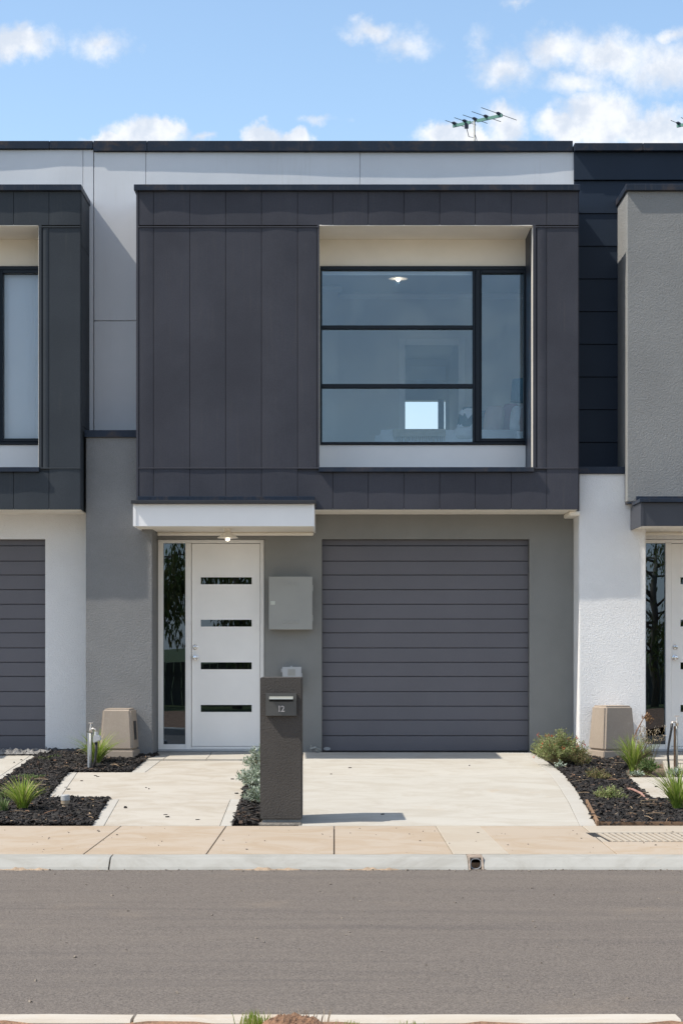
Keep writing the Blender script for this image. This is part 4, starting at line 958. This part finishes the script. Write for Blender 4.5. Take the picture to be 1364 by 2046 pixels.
# ------------------------------------------------------------------ mulch
def leaf(mb, p, d, l, w_, up=None):
    d = d.normalized(); s = d.cross(Vector((random.gauss(0, 1), random.gauss(0, 1), random.gauss(.6, 1)))).normalized(); n = d.cross(s)
    mb.add([p, p+d*l*.45+s*w_+n*w_*.3, p+d*l, p+d*l*.45-s*w_+n*w_*.3], [(0, 1, 2, 3)])
def inside(x, y, poly):
    r_ = False; n = len(poly); j = n-1
    for i in range(n):
        xi, yi = poly[i]; xj, yj = poly[j]
        if (yi > y) != (yj > y) and x < (xj-xi)*(y-yi)/(yj-yi)+xi: r_ = not r_
        j = i
    return r_
beds = [gpoly([(88,1504),(318,1508),(288,1521),(262,1543),(137,1543),(93,1597),(218,1597),(183,1649),(-110,1649),(-60,1610),(0,1566),(75,1512)]),
        gpoly([(1058,1503),(1300,1508),(1240,1535),(1249,1553),(1300,1600),(1440,1600),(1462,1649),(1193,1649),(1167,1605),(1146,1572),(1127,1548),(1103,1529),(1079,1512)]),
        [(-.925, -1.0), (-.43, -1.0), (-.40, -4.95), (-.69, -4.97), (-.69, -5.485), (-.90, -5.49)]]
def mound(x, y): return .012*math.sin(x*5.1+1)*math.cos(y*4.3)+.008*math.sin(x*13+y*9)
for bi, poly in enumerate(beds):
    mb = MB(); base = [(x, y, gz(y)-.012) for x, y in poly]
    me_ = MB(); me_.add(base, [tuple(range(len(base)))]); me_.build('mulch_bed', M['mulch_base'], kind='structure', fixn=True)
    xs0, xs1 = min(p[0] for p in poly), max(p[0] for p in poly); ys0, ys1 = min(p[1] for p in poly), max(p[1] for p in poly)
    n = int((xs1-xs0)*(ys1-ys0)*3000)
    for _ in range(n):
        x, y = random.uniform(xs0, xs1), random.uniform(ys0, ys1)
        if not inside(x, y, poly): continue
        l = random.uniform(.010, .037)*(1.1 if random.random() < .8 else 1.5); w_ = l*random.uniform(.25, .6); h_ = random.uniform(.004, .013)
        z = gz(y)+.004+max(0, mound(x, y))+random.uniform(-.006, .02)
        mx = Matrix.Translation((x, y, z)) @ Matrix.Rotation(random.uniform(0, 6.3), 4, 'Z') @ Matrix.Rotation(random.gauss(0, .45), 4, 'X') @ Matrix.Rotation(random.gauss(0, .35), 4, 'Y')
        j = lambda: random.uniform(.6, 1.15)
        vs = [(-l*j(), 0, 0), (-l*.3*j(), -w_*j(), 0), (l*.5*j(), -w_*j()*.8, 0), (l*j(), w_*.2*j(), 0), (l*.2*j(), w_*j(), 0), (-l*.6*j(), w_*j(), 0)]
        tp = [(a*.85, b*.8, h_*j()) for a, b, _c in vs]
        mb.add([mx @ Vector(p) for p in vs+tp], [(6, 7, 8, 9, 10, 11)]+[(i, (i+1) % 6, (i+1) % 6+6, i+6) for i in range(6)])
    tag(mb.build('mulch', M['chip']), ['black bark mulch with pale flecks in the left garden bed', 'black bark mulch filling the right garden bed', 'black bark mulch in the narrow strip beside the letterbox pillar'][bi], 'mulch', kind='stuff')
for bi, poly in enumerate(beds):
    mb = MB(); xs0, xs1 = max(-3.3, min(p[0] for p in poly)), min(3.6, max(p[0] for p in poly)); ys0, ys1 = min(p[1] for p in poly), max(p[1] for p in poly)
    for _ in range(int((xs1-xs0)*(ys1-ys0)*26)):
        x, y = random.uniform(xs0, xs1), random.uniform(ys0, ys1)
        if not inside(x, y, poly): continue
        p = Vector((x, y, gz(y)+.034+random.random()*.008))
        if random.random() < .35:
            a = random.uniform(0, 3.1); l = random.uniform(.03, .09); d = Vector((math.cos(a), math.sin(a), random.uniform(-.1, .15)))*l; mb.tube([p-d, p+Vector((0, 0, .006)), p+d], .0028, 4)
        else: leaf(mb, p, Vector((random.gauss(0, 1), random.gauss(0, 1), random.gauss(0, .2))), random.uniform(.02, .045), random.uniform(.004, .009))
    tag(mb.build('leaf_litter', M['deadlitter']), ['pale twigs and dead leaves lying on the left mulch bed', 'pale twigs and dead leaves lying on the right mulch bed', 'pale twigs and dead leaves on the narrow mulch strip by the pillar'][bi], 'litter', kind='stuff')
# stray chips on the concrete
mb = MB()
for (px, py) in [(188,1551),(162,1561),(132,1575),(292,1575),(464,1557),(472,1585),(42,1519),(33,1523),(55,1520),(26,1538),(1258,1565),(1272,1570),(1280,1578),(1290,1590),(1283,1582),(1306,1572),(1330,1580),(765,1628),(700,1535),(660,1548),(935,1530),(330,1630),(250,1612),(400,1640)]:
    for q in range(random.choice((1, 1, 2))):
        g = G(px+q*6, py+q*2); l = random.uniform(.007, .018)
        mx = Matrix.Translation(g+Vector((random.gauss(0, .01), random.gauss(0, .03), .003))) @ Matrix.Rotation(random.uniform(-.6, .6), 4, 'Z'); mb.box(-l, l, -l*.35, l*.35, -.003, .006, mx)
tag(mb.build('stray_chips', M['chip']), 'stray bark chips scattered over the pale concrete', 'chips', kind='stuff')
# pebbles and grit on road and footpath
mb = MB()
for _ in range(900):
    x = random.uniform(-3, 3)
    if random.random() < .4: y = random.uniform(-13.2, -7.5); z = -.475
    elif random.random() < .85: y = -7.35-abs(random.gauss(0, .05)); z = -.475
    else: y = random.uniform(-7.0, -5.6); z = gz(y)
    s = abs(random.gauss(.0, .0028))+.0015
    mx = Matrix.Translation((x, y, z+s*.3)) @ Matrix.Rotation(random.uniform(0, 3), 4, Vector((random.random(), random.random(), 1)).normalized()); mb.box(-s, s, -s*.8, s*.8, -s*.6, s*.6, mx)
tag(mb.build('road_grit', M['stone_bit']), 'small stones scattered over road and footpath', 'grit', kind='stuff')
def drift(px0, px1, label):
    mb = MB(); xa, xb = X_(px0, -7.3), X_(px1, -7.3); n = 60; k = 6
    for i in range(n+1):
        x = xa+(xb-xa)*i/n; wv = math.sin(math.pi*i/n)**.6*(.85+.25*math.sin(i*.31)+.12*math.sin(i*.9))
        for j in range(k): a = j/(k-1); mb.v.append((x, -7.335-.05*a*wv+.03*(1-a), -.474+(1-a)*(.022*wv+.004*random.random()*wv)-(.004 if a == 1 else 0)))
    for i in range(n):
        for j in range(k-1): a = i*k+j; mb.f.append((a, a+1, a+k+1, a+k)); mb.mi.append(0)
    tag(mb.build('sand_drift', M['sand'], smooth=True, fixn=True), label, 'sand', kind='stuff')
drift(-20, 118, 'thin strip of washed sand along the kerb foot at the left photo edge'); drift(452, 622, 'strip of washed sand along the foot of the kerb, left of centre'); drift(682, 812, 'strip of washed sand along the foot of the kerb, right of centre')

# ------------------------------------------------------------------ plants
def tuft(loc, n, h, spread, m, label, group=None, name='grass_tuft', w_=.0075, tips=False, droop=1.0):
    T_ = MB(); L = Vector(loc)
    for _ in range(n):
        a = random.uniform(0, 6.283); r0 = random.uniform(0, .035); hh = h*random.uniform(.45, 1.05); out = spread*random.uniform(.15, 1)*(hh/h)
        p0 = L+Vector((r0*math.cos(a), r0*math.sin(a), -.01)); dr = Vector((math.cos(a), math.sin(a), 0)); sd = Vector((-dr.y, dr.x, 0))
        th_ = random.uniform(-.6, .6); sd = (sd*math.cos(th_)+dr*math.sin(th_)*.7)
        pts = []; K = 5
        for i in range(K+1):
            t_ = i/K; z = hh*(t_-(t_**3)*.35*droop*(out/max(spread, .01))); pts.append(p0+dr*out*(t_**1.7)+Vector((0, 0, z)))
        vs = []
        for i, p in enumerate(pts): ww = w_*(1-(i/K)**2*.85)*.5*1.6; vs += [p-sd*ww, p+sd*ww]
        T_.add(vs, [(2*i, 2*i+1, 2*i+3, 2*i+2) for i in range(K)])
    o = T_.build(name, m); o.location = (0, 0, 0)
    return tag(o, label, 'plant', group)
def shrub(loc, rx, ry, h, nst, leaves, m, label, ll=.022, lw=.0045, name='shrub', flowers=0, upright=.4, stem=None):
    L = Vector(loc); S = thing(name, label, 'plant', tuple(L)); st = MB(); lf = MB(); fl = MB()
    for _ in range(nst):
        a = random.uniform(0, 6.283); r = random.random()**.6
        tip = L+Vector((rx*r*math.cos(a), ry*r*math.sin(a), h*(1-.55*r*r)*random.uniform(.55, 1.05)))
        base = L+Vector((random.uniform(-.03, .03), random.uniform(-.03, .03), -.01)); mid = base.lerp(tip, .5)+Vector((random.uniform(-.03, .03), random.uniform(-.03, .03), -.02+.05*r))
        pts = [base.lerp(mid, t_/3).lerp(mid.lerp(tip, t_/3), t_/3) for t_ in range(4)]
        st.tube(pts, [.005, .004, .003, .0015], 5)
        for k in range(leaves):
            t_ = random.uniform(.3, 1)**.7; i = min(2, int(t_*3)); p = pts[i].lerp(pts[i+1], t_*3-i)
            d = (tip-base).normalized()*upright+Vector((random.gauss(0, .6), random.gauss(0, .6), random.gauss(.25, .5)))
            leaf(lf, p+Vector((random.gauss(0, .012), random.gauss(0, .012), random.gauss(0, .008))), d, ll*random.uniform(.6, 1.3), lw)
        if flowers and random.random() < flowers:
            for k in range(7): leaf(fl, tip+Vector((random.gauss(0, .008),)*1+(random.gauss(0, .008), random.gauss(-.01, .01))), Vector((random.gauss(0, 1), random.gauss(-.6, 1), random.gauss(0, 1))), .022, .006)
    st.build('stem', stem or M['stem'], S); lf.build('foliage', m, S)
    if fl.v: fl.build('flower', M['red'], S)
    return S
g = G(194, 1528); tuft(g, 230, .44, .50, M['lomandra'], 'bright green grass tuft behind the left tap and its hose')
g = G(46, 1622); tuft(g, 240, .37, .34, M['grassblade'], 'lush grass tuft in the mulch at the left photo edge', w_=.008)
g = G(1264, 1541); tuft(g, 210, .46, .40, M['lomandra'], 'tall green grass tuft in front of the right service box', w_=.008)
g = G(1352, 1620); tuft(g, 210, .50, .50, M['lomandra'], 'sprawling grass tuft by the right photo edge near the footpath', w_=.008)
g = G(7, 1625); tuft(g, 60, .20, .12, M['weed'], 'low leafy weed at the far left edge of the bed', name='weed_clump', w_=.006)
g = G(12, 1598); shrub(g, .16, .14, .10, 26, 26, M['weed'], 'low green groundcover clump beside the left driveway', ll=.02, name='groundcover')
g = G(60, 1558); shrub(g, .19, .10, .06, 26, 22, M['weed'], 'flat spreading groundcover above the left grass tuft', ll=.018, name='groundcover')
g = G(108, 1518); shrub(g, .12, .07, .05, 14, 16, M['weed'], 'small pale weed by the left driveway corner', ll=.018, name='weed_clump')
g = G(82, 1521); shrub(g, .07, .05, .05, 8, 12, M['weed'], 'tiny weed nearest the left garage wall', ll=.016, name='weed_clump')
g = G(1118, 1531); shrub(g, .33, .26, .40, 130, 46, M['greenleaf'], 'spreading green shrub with red flowers at the garage corner', flowers=.12, ll=.026, lw=.0045)
g = G(1090, 1512); shrub(g, .22, .2, .26, 50, 36, M['greenleaf'], 'left lobe of low shrub against the garage jamb', flowers=.10, ll=.026, lw=.0045)
g = G(1158, 1535); shrub(g, .12, .12, .24, 34, 34, M['olive'], 'brownish shrub between the red-flowered shrub and service box', ll=.024)
g = G(1192, 1563); shrub(g, .14, .12, .16, 30, 26, M['olive'], 'small bronze-tipped shrub upper of the two in the black mulch', ll=.024)
g = G(1219, 1600); shrub(g, .16, .12, .15, 34, 32, M['greenleaf'], 'small bright green shrub lower of the two in the black mulch', ll=.026)
g = G(1118, 1538); shrub(g, .06, .06, .10, 12, 16, M['silver'], 'little grey-leaved seedling at the driveway edge', name='seedling', ll=.02, lw=.006)
g = G(1293, 1547); shrub(g, .12, .10, .18, 40, 30, M['weed'], 'leafy weed base beside the tall seed heads', name='weed_clump', ll=.03, lw=.006)
g = G(1352, 1552); shrub(g, .12, .08, .10, 18, 20, M['silver'], 'grey-green weed at the foot of the right tap', name='weed_clump', ll=.03, lw=.008)
g = G(1270, 1552); shrub(g, .10, .05, .06, 14, 14, M['silver'], 'grey-green weed in front of the right grass tuft', name='weed_clump', ll=.026, lw=.008)
xs_ = -.60
shrub((-.80, -1.9, gz(-1.9)), .20, .45, .30, 60, 40, M['silver'], 'silver-leaved shrub behind the letterbox pillar, nearest the door', ll=.034, lw=.0055)
shrub((-.78, -3.1, gz(-3.1)), .24, .40, .24, 70, 44, M['silver'], 'silver-leaved shrub spreading over the path edge, middle one', ll=.034, lw=.0055)
shrub((-.70, -4.35, gz(-4.35)), .18, .26, .24, 54, 44, M['silver'], 'silver-leaved shrub left of the letterbox pillar, nearest the street', ll=.034, lw=.0055)
# tall weed with seed heads
g = G(1292, 1545); S = thing('seeding_weed', 'tall dry weed with pale seed heads before the right sidelight', 'plant', tuple(g)); st = MB(); hd = MB(); 
for _ in range(34):
    tip = g+Vector((random.uniform(-.13, .18), random.uniform(-.1, .1), random.uniform(.30, .50))); mid = g.lerp(tip, .6)+Vector((random.uniform(-.02, .02), 0, .02)); st.tube([g+Vector((random.uniform(-.03, .03), 0, -.01)), mid, tip], [.003, .002, .0012], 4)
    for k in range(9): leaf(hd, tip+Vector((random.gauss(0, .012), random.gauss(0, .012), random.uniform(-.05, .01))), Vector((random.gauss(0, .5), random.gauss(0, .5), 1)), .02, .004)
st.build('stem', M['stem'], S); hd.build('seed_head', M['seed'], S, kind='stuff')
g = G(1260, 1528); S = thing('dead_stalk', 'brown withered stalk bending over beside the right service box', 'plant', tuple(g)); y = g.y
pt = lambda a, b: Vector((X_(a, y), y, Z_(b, y)))
t = MB(); t.tube([g-Vector((0, 0, .01)), pt(1265, 1474), pt(1272, 1458), pt(1283, 1438), pt(1290, 1427), pt(1297, 1427)], [.007, .006, .006, .005, .004, .002], 6); t.tube([pt(1277, 1450), pt(1279, 1456), pt(1277, 1463)], .003, 5); t.tube([pt(1270, 1462), pt(1271, 1470), pt(1269, 1478)], .003, 5); t.build('stem', M['deadstem'], S)
t = MB()
for (a, b, n_, s_) in ((1284, 1434, 18, .02), (1293, 1432, 40, .035), (1296, 1437, 26, .025), (1277, 1463, 14, .014), (1270, 1460, 12, .013), (1279, 1450, 10, .012), (1269, 1478, 10, .012)):
    for k in range(n_): leaf(t, pt(a, b)+Vector((random.gauss(0, s_*.5), random.gauss(0, s_*.5), random.gauss(0, s_*.6))), Vector((random.gauss(0, 1), random.gauss(0, 1), random.gauss(-.6, 1))), s_*1.1, s_*.3)
t.build('withered_leaf', M['deadleaf'], S)
# crumpled plastic sheet left at the neighbour's garage
mb = MB(); n, k = 34, 6
for i in range(n+1):
    for j in range(k+1):
        x = X_(-60, -.4)+(X_(96, -.4)-X_(-60, -.4))*i/n; y = -.06-.42*j/k+random.uniform(-.02, .02); mb.v.append((x+random.uniform(-.02, .02), y, gz(y)+.012+random.uniform(0, .045)*(1 if 0 < j < k else .2)))
for i in range(n):
    for j in range(k): a = i*(k+1)+j; mb.f.append((a, a+1, a+k+2, a+k+1)); mb.mi.append(0)
tag(mb.build('plastic_sheet', M['plastic_sheet'], fixn=True), 'crumpled grey plastic sheet lying before the left garage door', 'sheet')
# torn black membrane under the white wall
mb = MB(); n = 20
for i in range(n+1):
    x = X_(90, -.1)+(X_(172, -.1)-X_(90, -.1))*i/n; mb.v += [(x, -.03, .02+.035*random.random()*(1 if i < 9 else .4)), (x, -.05, -.02)]
for i in range(n): mb.f.append((2*i, 2*i+1, 2*i+3, 2*i+2)); mb.mi.append(0)
tag(mb.build('torn_membrane', M['black'], fixn=True), 'torn black membrane at the foot of the left white wall', 'membrane')
# near verge: a mound of dirt with grass
def dmound(cx, cy, rx, ry, h, label):
    mb = MB(); n, k = 46, 26
    import mathutils.noise as mn
    for j in range(k+1):
        for i in range(n+1):
            a, b = -1+2*i/n, -1+2*j/k; x, y = cx+a*rx, cy+b*ry; f = max(0, 1-(a*a+b*b)); f = f**.6
            nz = mn.fractal(Vector((x*26, y*26, 3)), 1, 2, 4); mb.v.append((x, y, -.365+f*h*(1+.35*nz)+.006*nz))
    for j in range(k):
        for i in range(n): a = j*(n+1)+i; mb.f.append((a, a+1, a+n+2, a+n+1)); mb.mi.append(0)
    return tag(mb.build('dirt_mound', M['dirt'], fixn=True), label, 'dirt', kind='stuff')
dmound(X_(585, -13.5), -13.53, .14, .14, .052, 'small mound of brown dirt heaped against the near kerb')
def blades(cx, cy, sx, sy, n, h, m, label, name='verge_grass'):
    mb = MB()
    for _ in range(n):
        x, y = cx+random.gauss(0, sx), cy+random.gauss(0, sy); a = random.uniform(0, 6.28); hh = h*random.uniform(.4, 1.1); ln_ = random.uniform(0, .5)*hh; w_ = .0022
        s_ = Vector((math.cos(a), math.sin(a)*.4, 0))*w_; p = Vector((x, y, -.36)); q = p+Vector((ln_*.4*math.cos(a), ln_*.3*math.sin(a), hh*.6)); r_ = p+Vector((ln_*math.cos(a), ln_*math.sin(a), hh))
        mb.add([p-s_, p+s_, q+s_*.7, q-s_*.7, r_], [(0, 1, 2, 3), (3, 2, 4)])
    return tag(mb.build(name, m), label, 'grass', kind='stuff')
blades(X_(508, -13.5), -13.48, .026, .02, 150, .065, M['grassblade'], 'clump of green grass left of the dirt mound on the near verge')
blades(X_(590, -13.5), -13.47, .07, .02, 60, .075, M['seed'], 'dry straw stalks growing on the dirt mound', 'dry_grass')
blades(X_(700, -13.5), -13.50, .03, .015, 30, .03, M['grassblade'], 'sparse short grass behind the near kerb, centre')
blades(X_(820, -13.5), -13.50, .035, .015, 22, .03, M['grassblade'], 'few grass blades behind the near kerb, right of centre')
for (px, hh) in ((828, .05), (895, .07)):
    pass

# ------------------------------------------------------------------ across the street, behind the viewer (seen only as reflections)
def tree(loc, h, cr, label, n=5200, zlo=.2, droop=1.0, m=None, ll=.11, group=None):
    L = Vector(loc); T_ = thing('gum_tree', label, 'tree', tuple(L), group); tr = MB(); lf = MB()
    tr.tube([L-Vector((0, 0, .2)), L+Vector((.05, 0, h*.3)), L+Vector((-.05, .1, h*.6)), L+Vector((.05, 0, h*.9))], [.13, .1, .07, .03], 8)
    tips = []
    for k in range(26):
        a = random.uniform(0, 6.28); z0_ = h*random.uniform(.3, .85); p = L+Vector((0, 0, z0_)); q = L+Vector((cr*math.cos(a)*random.uniform(.4, 1), cr*math.sin(a)*random.uniform(.4, 1), z0_+random.uniform(-.1, .3)*h*.5))
        tr.tube([p, p.lerp(q, .5)+Vector((0, 0, .15)), q], [.035, .02, .008], 5); tips += [q, p.lerp(q, .6)]
    for _ in range(n):
        q = random.choice(tips); drop = random.random()**1.2*droop; p = q+Vector((random.gauss(0, .16), random.gauss(0, .16), .12-drop*1.0+random.gauss(0, .1)))
        if p.z < L.z+zlo: p.z = L.z+zlo+random.random()*.5
        leaf(lf, p, Vector((random.gauss(0, .35), random.gauss(0, .35), -1)), ll*random.uniform(.7, 1.5), ll*.13)
    tr.build('trunk', M['bark'], T_, smooth=True); lf.build('crown', m or M['gum'], T_); return T_
tree((-4.9, -24.2, -.37), 5.6, 2.2, 'drooping gum tree across the street, left of the viewer', 4600, ll=.22)
tree((-2.6, -25.4, -.37), 5.4, 1.3, 'slim gum tree across the street, behind the viewer', 2600, ll=.22)
tree((7.9, -24.0, -.37), 4.6, 1.7, 'bushy gum tree across the street, right of the viewer', 6000, ll=.13)
tree((-9.8, -25, -.37), 5.5, 2.0, 'broad gum tree across the street, far left', 6000, ll=.14)
F_ = thing('paling_fence', 'grey paling fence on the far side of the street behind the viewer', 'fence', (0, -27, -.37))
p0 = None
for k in range(120):
    if p0 is None: t = MB(); t.box(-.094, .094, -27.0, -26.98, -.37, .75); p0 = t.build('paling', M['wood_fence'], F_, bevel=.004); o = p0
    else: o = p0.copy(); COL.objects.link(o)
    o.location.x = -11.9+k*.2; o.location.z = random.uniform(-.02, .02)
t = MB(); t.box(-12, 12, -27.06, -27.005, .45, .55); t.box(-12, 12, -27.06, -27.005, 0, .1); t.build('rail', M['wood_fence'], F_)
Hf = thing('far_house', 'low brick house behind the paling fence across the street', 'house', (6, -71, -.37))
t = MB(); t.box(0, 12, -74, -69, -.37, 1.6); t.build('wall', M['house_far'], Hf)
t = MB(); t.hexa([(-.6, -74.6, 1.6), (12.6, -74.6, 1.6), (12.6, -68.4, 1.6), (-.6, -68.4, 1.6), (2.5, -71.6, 2.8), (9.5, -71.6, 2.8), (9.5, -71.4, 2.8), (2.5, -71.4, 2.8)]); t.build('roof', M['roof_far'], Hf)
for x in (1.5, 5, 9): t = MB(); t.box(x, x+1.6, -69.0, -68.95, .2, 1.3); wn_ = t.build('window', M['white'], Hf); t = MB(); t.box(x+.08, x+1.52, -68.949, -68.94, .28, 1.22); t.build('pane', M['black'], wn_)
